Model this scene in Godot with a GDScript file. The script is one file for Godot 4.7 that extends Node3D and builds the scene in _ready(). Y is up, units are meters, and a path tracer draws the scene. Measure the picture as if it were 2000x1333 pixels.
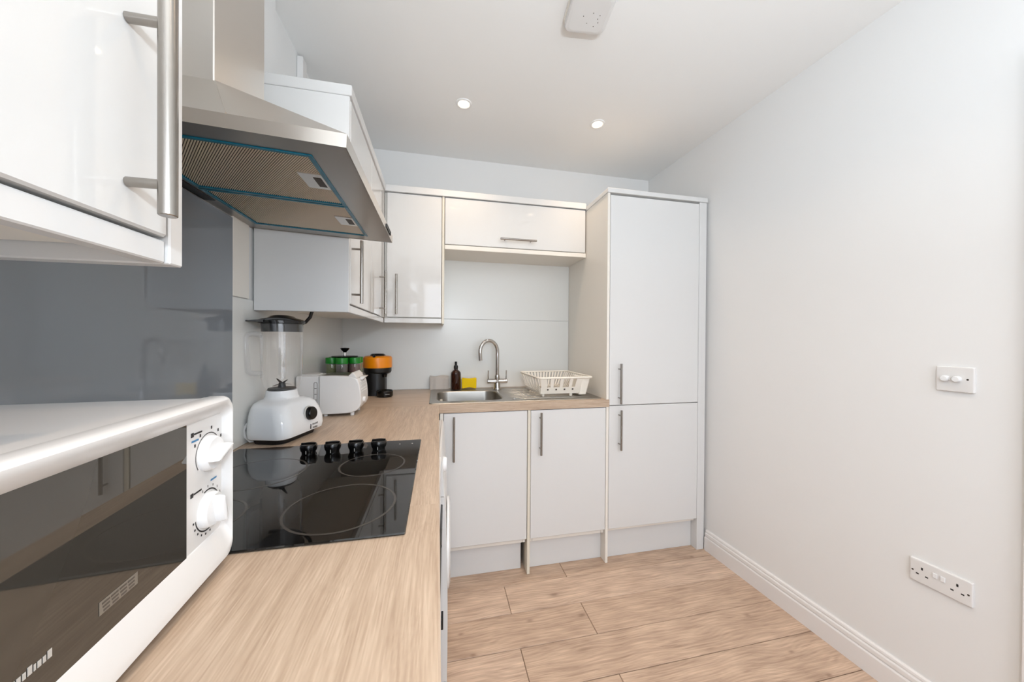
extends Node3D
# A small fitted kitchen: x runs right along the end wall, y up, z towards the viewer; the left wall is x = 0, the end wall z = 0.

const H := 2.443          # ceiling
const W0 := 2.1317        # right wall at z = 0; it runs out by WA for each metre of z
const WA := 0.0358
const ROOM_Z := 4.3
const HW := 0.91          # worktop
const UP := Vector3.UP
const E_DOWN := 0.6
const E_DAY := 4.5
const E_FILL := 4.4
const E_FLASH := 1.1

var taken := {}
var M := {}

# ------------------------------------------------------------------ shapes
class Shape:
	var v := PackedVector3Array()
	func tri(a: Vector3, b: Vector3, c: Vector3) -> void:
		v.append(a); v.append(b); v.append(c)
	func quad(a: Vector3, b: Vector3, c: Vector3, d: Vector3) -> void:
		tri(a, b, c); tri(a, c, d)
	func orient(from: int) -> void:          # a closed piece: outward faces
		var vol := 0.0
		var o := v[from] if v.size() > from else Vector3.ZERO
		for i in range(from, v.size(), 3):
			vol += (v[i] - o).dot((v[i + 1] - o).cross(v[i + 2] - o))
		if vol < 0.0:
			for i in range(from, v.size(), 3):
				var t := v[i + 1]; v[i + 1] = v[i + 2]; v[i + 2] = t
	func box(a: Vector3, b: Vector3, r := 0.0015) -> Shape:
		var lo := Vector3(minf(a.x, b.x), minf(a.y, b.y), minf(a.z, b.z))
		var hi := Vector3(maxf(a.x, b.x), maxf(a.y, b.y), maxf(a.z, b.z))
		var mid := (lo + hi) / 2.0
		var e := (hi - lo) / 2.0
		r = minf(r, minf(e.x, minf(e.y, e.z)) * 0.9)
		var p := func(s: Vector3, k: int) -> Vector3:      # the corner s, on the face across axis k
			var q := e - Vector3(r, r, r)
			q[k] = e[k]
			return mid + q * s
		var put := func(c: Array) -> void:
			var n: Vector3 = (c[1] - c[0]).cross(c[2] - c[0])
			var g: Vector3 = (c[0] + c[1] + c[2]) / 3.0 - mid
			if n.dot(g) < 0.0: c.reverse()
			if c.size() == 4: quad(c[0], c[1], c[2], c[3])
			else: tri(c[0], c[1], c[2])
		for k in 3:
			var i := (k + 1) % 3
			var j := (k + 2) % 3
			for s in [-1.0, 1.0]:
				var c := []
				for t in [[-1.0, -1.0], [1.0, -1.0], [1.0, 1.0], [-1.0, 1.0]]:
					var d := Vector3.ZERO
					d[k] = s; d[i] = t[0]; d[j] = t[1]
					c.append(p.call(d, k))
				put.call(c)
				if r > 0.0:
					for t in [-1.0, 1.0]:      # the edge along k, between faces i (side s) and j (side t)
						var d0 := Vector3.ZERO
						d0[i] = s; d0[j] = t; d0[k] = -1.0
						var d1 := d0
						d1[k] = 1.0
						put.call([p.call(d0, i), p.call(d1, i), p.call(d1, j), p.call(d0, j)])
		if r > 0.0:
			for x in [-1.0, 1.0]:
				for y in [-1.0, 1.0]:
					for z in [-1.0, 1.0]:
						var d := Vector3(x, y, z)
						put.call([p.call(d, 0), p.call(d, 1), p.call(d, 2)])
		return self
	func loft(rings: Array, cap0 := true, cap1 := true, closed := false) -> Shape:
		var from := v.size()
		var n: int = rings[0].size()
		for k in range(rings.size() if closed else rings.size() - 1):
			var a: PackedVector3Array = rings[k]
			var b: PackedVector3Array = rings[(k + 1) % rings.size()]
			for i in n:
				var j := (i + 1) % n
				quad(a[i], a[j], b[j], b[i])
		if not closed:
			for c in [[cap0, rings[0], true], [cap1, rings[-1], false]]:
				if c[0]:
					var m := Vector3.ZERO
					for q in c[1]: m += q
					m /= n
					for i in n:
						var j := (i + 1) % n
						if c[2]: tri(m, c[1][j], c[1][i])
						else: tri(m, c[1][i], c[1][j])
		orient(from)
		return self
	func lathe(profile: Array, at := Vector3.ZERO, basis := Basis(), seg := 28) -> Shape:   # profile of (radius, height)
		var from := v.size()
		for k in range(profile.size() - 1):
			var p: Vector2 = profile[k]
			var q: Vector2 = profile[k + 1]
			for i in seg:
				var a := TAU * i / seg
				var b := TAU * (i + 1) / seg
				var p0 := at + basis * Vector3(p.x * cos(a), p.y, p.x * sin(a))
				var p1 := at + basis * Vector3(p.x * cos(b), p.y, p.x * sin(b))
				var q0 := at + basis * Vector3(q.x * cos(a), q.y, q.x * sin(a))
				var q1 := at + basis * Vector3(q.x * cos(b), q.y, q.x * sin(b))
				if p.x > 1e-6: tri(p0, p1, q1)
				if q.x > 1e-6: tri(p0, q1, q0)
		orient(from)
		return self
	func rod(a: Vector3, b: Vector3, r: float, seg := 14, bevel := 0.0008) -> Shape:
		var y := (b - a).normalized()
		var x := y.cross(Vector3.FORWARD if absf(y.z) < 0.8 else Vector3.RIGHT).normalized()
		var l := (b - a).length()
		bevel = minf(bevel, r * 0.5)
		return lathe([Vector2(0, 0), Vector2(r - bevel, 0), Vector2(r, bevel), Vector2(r, l - bevel), Vector2(r - bevel, l), Vector2(0, l)], a, Basis(x, y, x.cross(y)), seg)
	func tube(path: Array, r, seg := 12, closed := false) -> Shape:      # r a number or one for each point
		var rings := []
		var n := path.size()
		var side := Vector3.ZERO
		for k in n:
			var t: Vector3
			if closed: t = (path[(k + 1) % n] - path[(k - 1 + n) % n]).normalized()
			else: t = (path[mini(k + 1, n - 1)] - path[maxi(k - 1, 0)]).normalized()
			if k == 0: side = t.cross(Vector3.UP if absf(t.y) < 0.9 else Vector3.RIGHT).normalized()
			side = (side - t * side.dot(t)).normalized()
			var up := side.cross(t)
			var ring := PackedVector3Array()
			var rr: float = r[k] if r is Array else r
			for i in seg:
				var a := TAU * i / seg
				ring.append(path[k] + (side * cos(a) + up * sin(a)) * rr)
			rings.append(ring)
		return loft(rings, true, true, closed)
	func prism(outline: Array, xf: Transform3D, depth: float) -> Shape:      # a flat outline (x, y) swept along z, possibly hollowed in
		var from := v.size()
		var pts := PackedVector2Array(outline)
		var ids := Geometry2D.triangulate_polygon(pts)
		var f := func(p: Vector2, z: float) -> Vector3: return xf * Vector3(p.x, p.y, z)
		var ccw := not Geometry2D.is_polygon_clockwise(pts)
		for i in range(0, ids.size(), 3):
			var a := pts[ids[i]]; var b := pts[ids[i + 1]]; var c := pts[ids[i + 2]]
			if (b - a).cross(c - a) < 0.0:
				var t := b; b = c; c = t
			tri(f.call(a, depth), f.call(b, depth), f.call(c, depth))
			tri(f.call(a, 0.0), f.call(c, 0.0), f.call(b, 0.0))
		for i in pts.size():
			var a := pts[i]
			var b := pts[(i + 1) % pts.size()]
			if not ccw:
				var t := a; a = b; b = t
			quad(f.call(a, 0.0), f.call(b, 0.0), f.call(b, depth), f.call(a, depth))
		orient(from)
		return self

func rrect(cx: float, cz: float, hx: float, hz: float, r: float, y: float, n := 5) -> PackedVector3Array:   # a rounded rectangle lying at height y
	var out := PackedVector3Array()
	for c in [[1, 1, 0.0], [-1, 1, PI / 2], [-1, -1, PI], [1, -1, 3 * PI / 2]]:
		for i in n + 1:
			var a: float = c[2] + PI / 2 * i / n
			out.append(Vector3(cx + c[0] * (hx - r) + r * cos(a), y, cz + c[1] * (hz - r) + r * sin(a)))
	return out

func rr2(cx: float, cy: float, hx: float, hy: float, r: float, n := 5) -> Array:      # the same as a flat outline
	var out := []
	for q in rrect(cx, cy, hx, hy, r, 0.0, n): out.append(Vector2(q.x, q.z))
	return out

func moved(ring: PackedVector3Array, xf: Transform3D) -> PackedVector3Array:
	var out := PackedVector3Array()
	for p in ring: out.append(xf * p)
	return out

func pillow(s: Shape, outline: Array, z0: float, z1: float, bevel: float) -> void:    # an upright outline (x, y) given depth along z, with eased edges
	var mid := Vector2.ZERO
	for p in outline: mid += p
	mid /= outline.size()
	var rings := []
	for k in [[z0, 1.0], [z0 + bevel * 0.3, 0.4], [z0 + bevel, 0.0], [z1 - bevel, 0.0], [z1 - bevel * 0.3, 0.4], [z1, 1.0]]:
		var ring := PackedVector3Array()
		for p in outline:
			var d: Vector2 = (mid - p)
			var q: Vector2 = p + Vector2(signf(d.x) * minf(absf(d.x), bevel), signf(d.y) * minf(absf(d.y), bevel)) * k[1]
			ring.append(Vector3(q.x, q.y, k[0]))
		rings.append(ring)
	s.loft(rings)

func commit(s: Shape, crease := 38.0, uvf = null) -> ArrayMesh:
	var n := s.v.size()
	var faces := PackedVector3Array()
	var near := {}
	for i in range(0, n, 3):
		var fn := (s.v[i + 1] - s.v[i]).cross(s.v[i + 2] - s.v[i])
		faces.append(fn)
		for k in 3:
			var key := Vector3i((s.v[i + k] * 50000.0).round())
			if not near.has(key): near[key] = PackedInt32Array()
			near[key].append(i / 3)
	var limit := cos(deg_to_rad(crease))
	var pos := PackedVector3Array(); var nor := PackedVector3Array(); var uvs := PackedVector2Array()
	pos.resize(n); nor.resize(n); uvs.resize(n)
	for i in range(0, n, 3):
		var fn := faces[i / 3]
		var fu := fn.normalized()
		for k in 3:
			var p := s.v[i + k]
			var sum := Vector3.ZERO
			for f in near[Vector3i((p * 50000.0).round())]:
				if faces[f].normalized().dot(fu) > limit: sum += faces[f]
			var at := i + (0 if k == 0 else 3 - k)          # clockwise fronts
			pos[at] = p
			nor[at] = sum.normalized() if sum.length() > 1e-14 else fu
			uvs[at] = uvf.call(p, fu) if uvf != null else Vector2(p.x + p.z, p.y + p.z * 0.3)
	var arr := []
	arr.resize(Mesh.ARRAY_MAX)
	arr[Mesh.ARRAY_VERTEX] = pos; arr[Mesh.ARRAY_NORMAL] = nor; arr[Mesh.ARRAY_TEX_UV] = uvs
	var mesh := ArrayMesh.new()
	mesh.add_surface_from_arrays(Mesh.PRIMITIVE_TRIANGLES, arr)
	return mesh

# ------------------------------------------------------------------ nodes
func numbered(called: String) -> String:
	if not taken.has(called):
		taken[called] = 0
		return called
	taken[called] += 1
	return "%s_%03d" % [called, taken[called]]

func obj(called: String, s: Shape, m: Material, parent: Node = null, crease := 38.0, uvf = null) -> MeshInstance3D:
	return inst(called, commit(s, crease, uvf), m, parent)

func inst(called: String, mesh: Mesh, m: Material, parent: Node = null) -> MeshInstance3D:
	var o := MeshInstance3D.new()
	o.mesh = mesh
	o.material_override = m
	o.cast_shadow = GeometryInstance3D.SHADOW_CASTING_SETTING_ON
	if parent == null:
		o.name = numbered(called)
		add_child(o)
	else:
		o.name = called
		parent.add_child(o, true)
	return o

func tag(o: Node, label: String, category: String, group := "") -> Node:
	o.set_meta("label", label); o.set_meta("category", category)
	if group != "": o.set_meta("group", group)
	return o

func thing(called: String, label: String, category: String, at := Vector3.ZERO, turn := 0.0, group := "") -> Node3D:
	var o := Node3D.new()
	o.name = numbered(called)
	add_child(o)
	o.position = at
	o.rotation.y = turn
	tag(o, label, category, group)
	return o

func struct(called: String, s: Shape, m: Material, crease := 38.0, uvf = null) -> MeshInstance3D:
	var o := obj(called, s, m, null, crease, uvf)
	o.set_meta("kind", "structure")
	return o

func sh() -> Shape: return Shape.new()
func bx(x0: float, x1: float, y0: float, y1: float, z0: float, z1: float, r := 0.0015) -> Shape:
	return Shape.new().box(Vector3(x0, y0, z0), Vector3(x1, y1, z1), r)

func handle(parent: Node, at: Vector3, along: Vector3, out: Vector3, length := 0.222, r := 0.006) -> void:   # a steel bar on two posts; at = middle, on the door's face
	var s := sh()
	var c := at + out * 0.032
	s.rod(c - along * length / 2, c + along * length / 2, r, 16)
	for k in [-1.0, 1.0]:
		var q: Vector3 = at + along * k * length * 0.36
		s.rod(q, q + out * 0.0325, r * 0.62, 12)
	var o := obj("handle", s, M.steel_bar, parent)
	o.set_meta("label", "brushed steel bar handle")

# ------------------------------------------------------------------ materials
func mat(c: Color, rough := 0.5, metal := 0.0, spec := 0.5) -> StandardMaterial3D:
	var m := StandardMaterial3D.new()
	m.albedo_color = c
	m.roughness = rough
	m.metallic = metal
	m.metallic_specular = spec
	return m

func noise(seed_: int, f: float, oct := 3) -> FastNoiseLite:
	var n := FastNoiseLite.new()
	n.seed = seed_
	n.frequency = f
	n.noise_type = FastNoiseLite.TYPE_SIMPLEX_SMOOTH
	n.fractal_octaves = oct
	return n

func worktop_texture() -> ImageTexture:          # straight light oak grain along u; 1.6 m by 0.8 m
	var w := 1024
	var h := 512
	var im := Image.create(w, h, false, Image.FORMAT_RGB8)
	var a := noise(11, 1.0, 3); var b := noise(12, 1.0, 4); var c := noise(13, 1.0, 2)
	for y in h:
		for x in w:
			var wob := 2.2 * c.get_noise_2d(x * 0.004, y * 0.012)
			var fine := b.get_noise_2d(x * 0.012, (y + wob * 2.0) * 0.45)
			var band := a.get_noise_2d(x * 0.0022, (y + wob * 5.0) * 0.05)
			var t := clampf(0.52 + 0.55 * fine + 0.34 * band, 0.0, 1.0)
			var col := Color(0.65, 0.56, 0.478).lerp(Color(0.81, 0.73, 0.648), t)
			im.set_pixel(x, y, col)
	im.generate_mipmaps()
	return ImageTexture.create_from_image(im)

func floor_texture() -> ImageTexture:            # oak laminate with cathedral figure and knots along u; 1.28 m by 0.7 m
	var w := 1280
	var h := 700
	var im := Image.create(w, h, false, Image.FORMAT_RGB8)
	var a := noise(21, 1.0, 3); var b := noise(22, 1.0, 3); var c := noise(23, 1.0, 2)
	var rng := RandomNumberGenerator.new()
	rng.seed = 5
	var knots := []
	for k in 9: knots.append(Vector3(rng.randf() * w, rng.randf() * h, rng.randf_range(5.0, 11.0)))
	for y in h:
		for x in w:
			var bulge := 0.0
			var dark := 0.0
			for k in knots:
				var dx: float = x - k.x
				if absf(dx) > 130.0: continue
				var dy: float = y - k.y
				if absf(dy) > 50.0: continue
				var e := exp(-(dx * dx / 2600.0 + dy * dy / 320.0))
				bulge += e * signf(dy) * k.z * 0.5
				dark += exp(-(dx * dx / (k.z * k.z * 3.2) + dy * dy / (k.z * k.z * 0.75)))
			var warp := 30.0 * c.get_noise_2d(x * 0.0022, y * 0.006)
			var rings := sin((y + warp + bulge) * 0.52 + 2.5 * a.get_noise_2d(x * 0.0026, y * 0.012))
			var fine := b.get_noise_2d(x * 0.0065, y * 0.26)
			var streak := b.get_noise_2d(x * 0.003 + 40.0, (y + warp * 0.2) * 0.07)
			var blotch := a.get_noise_2d(x * 0.0045 + 90.0, y * 0.014)
			var crack := maxf(0.0, c.get_noise_2d(x * 0.006 + 70.0, (y + warp * 0.2) * 0.11) - 0.42)
			var t := clampf(0.6 + 0.06 * rings + 0.2 * fine + 0.26 * streak + 0.26 * blotch - 0.9 * crack - 0.5 * dark, 0.0, 1.0)
			im.set_pixel(x, y, Color(0.61, 0.51, 0.44).lerp(Color(0.91, 0.805, 0.71), t))
	im.generate_mipmaps()
	return ImageTexture.create_from_image(im)

func materials() -> void:
	M.wall = mat(Color(0.915, 0.915, 0.912), 0.62, 0.0, 0.4)
	M.ceiling = mat(Color(0.955, 0.955, 0.95), 0.7, 0.0, 0.3)
	M.gloss = mat(Color(0.86, 0.86, 0.855), 0.045, 0.0, 0.5)            # the lacquered doors
	M.satin = mat(Color(0.868, 0.868, 0.865), 0.3, 0.0, 0.5)             # panels and base doors
	M.carcass = mat(Color(0.935, 0.915, 0.88), 0.4, 0.0, 0.45)            # cream-white board
	M.edge = mat(Color(0.885, 0.86, 0.8), 0.4, 0.0, 0.45)               # cut edges, a little yellowed
	M.panel = mat(Color(0.895, 0.895, 0.88), 0.27, 0.0, 0.5)                # glossy wall panels
	M.skirt = mat(Color(0.915, 0.905, 0.9), 0.28)
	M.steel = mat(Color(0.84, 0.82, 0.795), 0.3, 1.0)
	M.steel_shaded = mat(Color(0.64, 0.62, 0.595), 0.3, 1.0)  # the same hood steel, darkened to put the underside's shade into its colour
	M.steel_bar = mat(Color(0.62, 0.6, 0.575), 0.27, 1.0)
	M.sink = mat(Color(0.66, 0.645, 0.62), 0.34, 1.0)
	M.chrome = mat(Color(0.78, 0.77, 0.76), 0.08, 1.0)
	M.film = mat(Color(0.02, 0.4, 0.5), 0.25)                           # the blue protective film left on the filters
	M.mesh_light = mat(Color(0.97, 0.93, 0.87), 0.45, 0.1)
	M.mesh_dark = mat(Color(0.26, 0.225, 0.195), 0.5, 0.3)
	M.splash = mat(Color(0.505, 0.525, 0.55), 0.04, 0.0, 0.55)          # grey-blue back-painted glass
	M.hob = mat(Color(0.035, 0.033, 0.033), 0.03, 0.0, 0.6)
	M.hob_print = mat(Color(0.25, 0.235, 0.22), 0.2)
	M.black = mat(Color(0.03, 0.03, 0.032), 0.22)
	M.black_matt = mat(Color(0.05, 0.048, 0.05), 0.45)
	M.dark_gap = mat(Color(0.1, 0.09, 0.085), 0.8)
	M.white_plastic = mat(Color(0.89, 0.885, 0.88), 0.27)
	M.white_gloss = mat(Color(0.925, 0.93, 0.935), 0.08)
	M.cream_plastic = mat(Color(0.94, 0.915, 0.87), 0.38)
	M.micro_glass = mat(Color(0.36, 0.345, 0.32), 0.015, 0.6, 0.6)
	M.ink = mat(Color(0.1, 0.09, 0.09), 0.5)
	M.blue_ink = mat(Color(0.25, 0.5, 0.68), 0.5)
	M.print_grey = mat(Color(0.75, 0.74, 0.72), 0.5)
	M.orange = mat(Color(0.97, 0.57, 0.02), 0.3)
	M.green = mat(Color(0.06, 0.5, 0.12), 0.3)
	M.amber = mat(Color(0.17, 0.06, 0.02), 0.06)
	M.sponge = mat(Color(0.93, 0.78, 0.02), 0.9)
	M.cloth = mat(Color(0.76, 0.73, 0.7), 0.95)
	M.cloth.rim_enabled = true
	M.cloth.rim = 0.4
	M.red = mat(Color(0.6, 0.12, 0.1), 0.5)
	M.herb = mat(Color(0.36, 0.38, 0.16), 0.9)
	M.spice = mat(Color(0.34, 0.16, 0.09), 0.9)
	M.pepper = mat(Color(0.22, 0.18, 0.14), 0.9)
	M.glass = mat(Color(0.97, 0.98, 0.98, 0.03), 0.03)
	M.glass.transparency = BaseMaterial3D.TRANSPARENCY_ALPHA
	M.jug = mat(Color(0.85, 0.86, 0.88, 0.025), 0.03)
	M.jug.transparency = BaseMaterial3D.TRANSPARENCY_ALPHA
	M.jug_thick = mat(Color(0.72, 0.73, 0.75, 0.13), 0.03)
	M.jug_thick.transparency = BaseMaterial3D.TRANSPARENCY_ALPHA
	M.smoke_plastic = mat(Color(0.03, 0.03, 0.035, 0.95), 0.06)
	M.smoke_plastic.transparency = BaseMaterial3D.TRANSPARENCY_ALPHA
	M.lamp = mat(Color(1, 0.95, 0.88), 0.4)
	M.lamp.emission_enabled = true
	M.lamp.emission = Color(1.0, 0.9, 0.76)
	M.lamp.emission_energy_multiplier = 14.0
	var wt := worktop_texture()
	M.worktop = mat(Color(1, 1, 1), 0.38, 0.0, 0.45)
	M.worktop.albedo_texture = wt
	var ft := floor_texture()
	M.plank = mat(Color(1, 1, 1), 0.42, 0.0, 0.45)
	M.plank.albedo_texture = ft
	M.plank.heightmap_enabled = true
	M.plank.heightmap_texture = ft
	M.plank.heightmap_scale = 0.03
	M.plank_b = M.plank.duplicate()
	M.plank_b.albedo_color = Color(0.95, 0.94, 0.93)

# ------------------------------------------------------------------ the scene
func _ready() -> void:
	set_camera()
	materials()
	set_light()
	build_room()
	build_floor()
	build_worktops()
	build_base_units()
	build_wall_units()
	build_hood()
	build_hob()
	build_microwave()
	build_sink()
	build_blender()
	build_kettle_and_toaster()
	build_spice_rack()
	build_coffee_machine()
	build_dish_rack()
	build_sink_side()
	build_appliances()
	build_electrics()

func set_camera() -> void:
	var cam := Camera3D.new()
	cam.name = "camera"
	var yaw := deg_to_rad(12.2075)
	var pitch := deg_to_rad(-0.3248)
	var roll := deg_to_rad(0.3742)
	var f := Vector3(sin(yaw) * cos(pitch), sin(pitch), -cos(yaw) * cos(pitch))
	var r := Vector3(cos(yaw), 0, sin(yaw))
	var u := r.cross(f)
	var r2 := r * cos(roll) + u * sin(roll)
	var u2 := u * cos(roll) - r * sin(roll)
	cam.transform = Transform3D(Basis(r2, u2, -f), Vector3(0.59001, 1.24125, 2.29639))
	cam.fov = 90.268
	cam.near = 0.02
	cam.far = 60.0
	add_child(cam)
	cam.current = true

func set_light() -> void:
	var env := Environment.new()
	env.background_mode = Environment.BG_SKY
	var sky := Sky.new()
	var sm := ProceduralSkyMaterial.new()
	sm.sky_top_color = Color(0.5, 0.65, 0.88)
	sm.sky_horizon_color = Color(0.82, 0.89, 0.97)
	sm.ground_bottom_color = Color(0.45, 0.45, 0.43)
	sm.ground_horizon_color = Color(0.7, 0.72, 0.73)
	sm.sky_energy_multiplier = 1.6
	sky.sky_material = sm
	env.sky = sky
	env.tonemap_mode = Environment.TONE_MAPPER_LINEAR
	env.tonemap_exposure = 0.575
	env.sdfgi_enabled = true
	env.ssao_enabled = true
	env.ssil_enabled = true
	var we := WorldEnvironment.new()
	we.environment = env
	add_child(we)
	# daylight through the window in the wall behind the viewpoint
	var day := AreaLight3D.new()
	day.name = "window_daylight"
	day.area_size = Vector2(1.5, 1.25)
	day.light_color = Color(0.95, 0.97, 1.0)
	day.light_energy = E_DAY
	day.area_range = 12.0
	day.shadow_enabled = true
	day.position = Vector3(1.1, 1.55, ROOM_Z - 0.06)
	add_child(day)
	# the photographer's small flash
	var fl := AreaLight3D.new()
	fl.name = "flash_light"
	fl.area_size = Vector2(0.07, 0.05)
	fl.light_color = Color(0.9, 0.955, 1.0)
	fl.light_energy = E_FLASH
	fl.area_range = 12.0
	fl.shadow_enabled = true
	fl.position = Vector3(0.7434, 1.55, 2.6106)
	fl.rotation.y = deg_to_rad(-20.0)
	add_child(fl)
	# an added fill lamp, turned up to brighten the ceiling
	var up := AreaLight3D.new()
	up.name = "added_ceiling_fill"
	up.area_size = Vector2(0.16, 0.16)
	up.light_color = Color(0.93, 0.97, 1.0)
	up.light_energy = E_FILL
	up.area_range = 12.0
	up.shadow_enabled = true
	up.position = Vector3(1.0, 1.5, 2.8)
	up.rotation.x = PI / 2
	add_child(up)
	var words := ["in front of the corner wall cabinet", "between the smoke alarm and the cooker hood", "above the microwave end of the worktop", "in front of the tall cupboard", "between the smoke alarm and the right wall", "beside the right wall past the sockets"]
	var k := 0
	for x in [0.71, 1.448]:
		for z in [0.541, 1.451, 2.361]:
			downlight(x, z, words[k])
			k += 1

func downlight(x: float, z: float, where: String) -> void:
	var t := thing("downlight", "round recessed ceiling downlight " + where, "light", Vector3(x, H, z), 0.0, "recessed ceiling downlights")
	obj("rim", sh().lathe([Vector2(0.027, 0.001), Vector2(0.0275, -0.003), Vector2(0.031, -0.0055), Vector2(0.039, -0.004), Vector2(0.041, -0.001), Vector2(0.041, 0.001), Vector2(0.027, 0.001)], Vector3.ZERO, Basis(), 32), M.ceiling, t)
	obj("lamp_face", sh().lathe([Vector2(0, -0.0005), Vector2(0.0272, -0.0005), Vector2(0.0272, -0.0025), Vector2(0, -0.003)], Vector3.ZERO, Basis(), 28), M.lamp, t)
	var l := SpotLight3D.new()
	l.name = "downlight_beam"
	l.position = Vector3(0, -0.012, 0)
	l.rotation.x = -PI / 2
	l.spot_angle = 62.0
	l.spot_angle_attenuation = 1.0
	l.spot_range = 9.0
	l.light_size = 0.027
	l.light_color = Color(1.0, 0.88, 0.75)
	l.light_energy = E_DOWN
	l.shadow_enabled = true
	t.add_child(l)

func wall_x(z: float) -> float: return W0 + WA * z

func build_room() -> void:
	var t := 0.12
	struct("wall_left", bx(-t, 0, -0.1, H, -t, ROOM_Z + t, 0.0), M.wall)
	struct("wall_end", bx(0, 2.6, -0.1, H, -t, 0, 0.0), M.wall)
	var x0 := wall_x(0.0)
	var x1 := wall_x(ROOM_Z)
	var s := sh()
	s.prism([Vector2(x0, 0), Vector2(x1, ROOM_Z), Vector2(x1 + t, ROOM_Z), Vector2(x0 + t, 0)], Transform3D(Basis(Vector3(1, 0, 0), Vector3(0, 0, 1), Vector3(0, 1, 0)), Vector3(0, -0.1, 0)), H + 0.1)
	struct("wall_right", s, M.wall)
	struct("ceiling", bx(-t, 2.6, H, H + 0.12, -t, ROOM_Z + t, 0.0), M.ceiling)
	# the wall behind the viewpoint, with its window
	var a := [0.35, 1.85, 0.92, 2.18]
	s = sh()
	s.box(Vector3(0, -0.1, ROOM_Z), Vector3(a[0], H, ROOM_Z + t), 0.0)
	s.box(Vector3(a[1], -0.1, ROOM_Z), Vector3(2.6, H, ROOM_Z + t), 0.0)
	s.box(Vector3(a[0], -0.1, ROOM_Z), Vector3(a[1], a[2], ROOM_Z + t), 0.0)
	s.box(Vector3(a[0], a[3], ROOM_Z), Vector3(a[1], H, ROOM_Z + t), 0.0)
	struct("wall_front", s, M.wall)
	s = sh()
	for k in [[a[0], a[0] + 0.05, a[2], a[3]], [a[1] - 0.05, a[1], a[2], a[3]], [1.075, 1.125, a[2], a[3]], [a[0], a[1], a[2], a[2] + 0.05], [a[0], a[1], a[3] - 0.05, a[3]]]:
		s.box(Vector3(k[0], k[2], ROOM_Z + 0.03), Vector3(k[1], k[3], ROOM_Z + 0.08), 0.004)
	var win := struct("window_1", s, M.white_plastic)
	for k in [[0.4, 1.075], [1.125, 1.8]]:
		obj("pane", bx(k[0], k[1], 0.97, 2.13, ROOM_Z + 0.05, ROOM_Z + 0.056, 0.0), M.glass, win)
	# skirting: a board with a stepped moulded top, along the right wall
	var prof := [Vector2(0, 0), Vector2(0.018, 0), Vector2(0.018, 0.074), Vector2(0.0165, 0.077), Vector2(0.0115, 0.079), Vector2(0.0115, 0.082), Vector2(0.015, 0.085), Vector2(0.0145, 0.098), Vector2(0.0125, 0.101), Vector2(0.0085, 0.102), Vector2(0.0085, 0.105), Vector2(0.0105, 0.108), Vector2(0.009, 0.115), Vector2(0.005, 0.119), Vector2(0, 0.119)]
	var dir := Vector3(WA, 0, 1).normalized()
	var inn := Vector3(-dir.z, 0, dir.x)
	var at := Vector3(wall_x(0.578), 0, 0.578)
	struct("baseboard_right", sh().prism(prof, Transform3D(Basis(inn, UP, dir), at), 1.1), M.skirt, 25.0)
	# door casing at the end of the right wall
	var c := Vector3(wall_x(1.681), 0, 1.681)
	struct("trim_1", sh().prism([Vector2(0, 0), Vector2(0.018, 0), Vector2(0.018, 2.05), Vector2(0, 2.05)], Transform3D(Basis(inn, UP, dir), c), 0.07), M.skirt)
	# glossy wall panels round the worktop, and the painted glass behind the hob
	struct("trim_2", bx(0.0, 0.005, HW + 0.001, 1.36, 0.0055, 1.160, 0.0008), M.panel)
	struct("trim_3", bx(0.0, 0.006, 1.3625, 2.06, 1.0745, 1.160, 0.0008), M.carcass)
	struct("trim_4", bx(0.0, 1.4985, HW + 0.001, 1.3705, 0.0, 0.005, 0.0008), M.panel)
	struct("trim_5", bx(0.0, 1.4985, 1.3725, 1.8, 0.0, 0.005, 0.0008), M.panel)
	struct("trim_6", bx(0.0, 0.016, 2.1, H, 0.925, 1.02, 0.001), M.wall)
	var g := obj("glass_splashback", bx(0.0005, 0.0065, HW + 0.0005, 1.588, 1.1625, 2.75, 0.001), M.splash)
	tag(g, "glossy blue-grey painted glass splashback behind the microwave and hob", "splashback")

func build_floor() -> void:
	var fl := struct("floor", bx(-0.12, 2.6, -0.1, -0.009, -0.12, ROOM_Z + 0.12, 0.0), M.dark_gap)
	var rng := RandomNumberGenerator.new()
	rng.seed = 77
	var row := 0
	var z := -0.07
	while z < ROOM_Z:
		var z0 := maxf(z, 0.0)
		var joint := 1.252 if row % 2 == 1 else 0.918
		var x_end := wall_x(z + 0.175) + 0.02
		var k := 0
		for span in [[joint - 1.285, joint], [joint, joint + 1.285], [joint + 1.285, joint + 2.57]]:
			var a: float = maxf(span[0], 0.0)
			var b: float = minf(span[1], x_end)
			if b - a < 0.02: continue
			var off := Vector2(0.0, (row * 3 + k * 2) % 4 * 0.25)
			var flip := -1.0 if rng.randf() < 0.5 else 1.0
			var org: float = span[0]
			var zz := z
			var uvf := func(p: Vector3, _n: Vector3) -> Vector2: return Vector2(0.5 + flip * ((p.x - org) / 1.285 - 0.5), (p.z - zz) / 0.7 + off.y)
			obj("plank", bx(a + 0.0009, b - 0.0009, -0.009, 0.0, z0 + 0.0011, z + 0.1739, 0.0018), M.plank if rng.randf() < 0.55 else M.plank_b, fl, 20.0, uvf)
			k += 1
		z += 0.175
		row += 1

func grain_z(p: Vector3, n: Vector3) -> Vector2: return Vector2(p.z / 1.6, (p.x + 0.13 if absf(n.x) < 0.7 else p.y + 0.7) / 0.8)
func grain_x(p: Vector3, n: Vector3) -> Vector2: return Vector2(p.x / 1.6 + 0.37, (p.z + 0.41 if absf(n.z) < 0.7 else p.y + 0.22) / 0.8)

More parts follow.
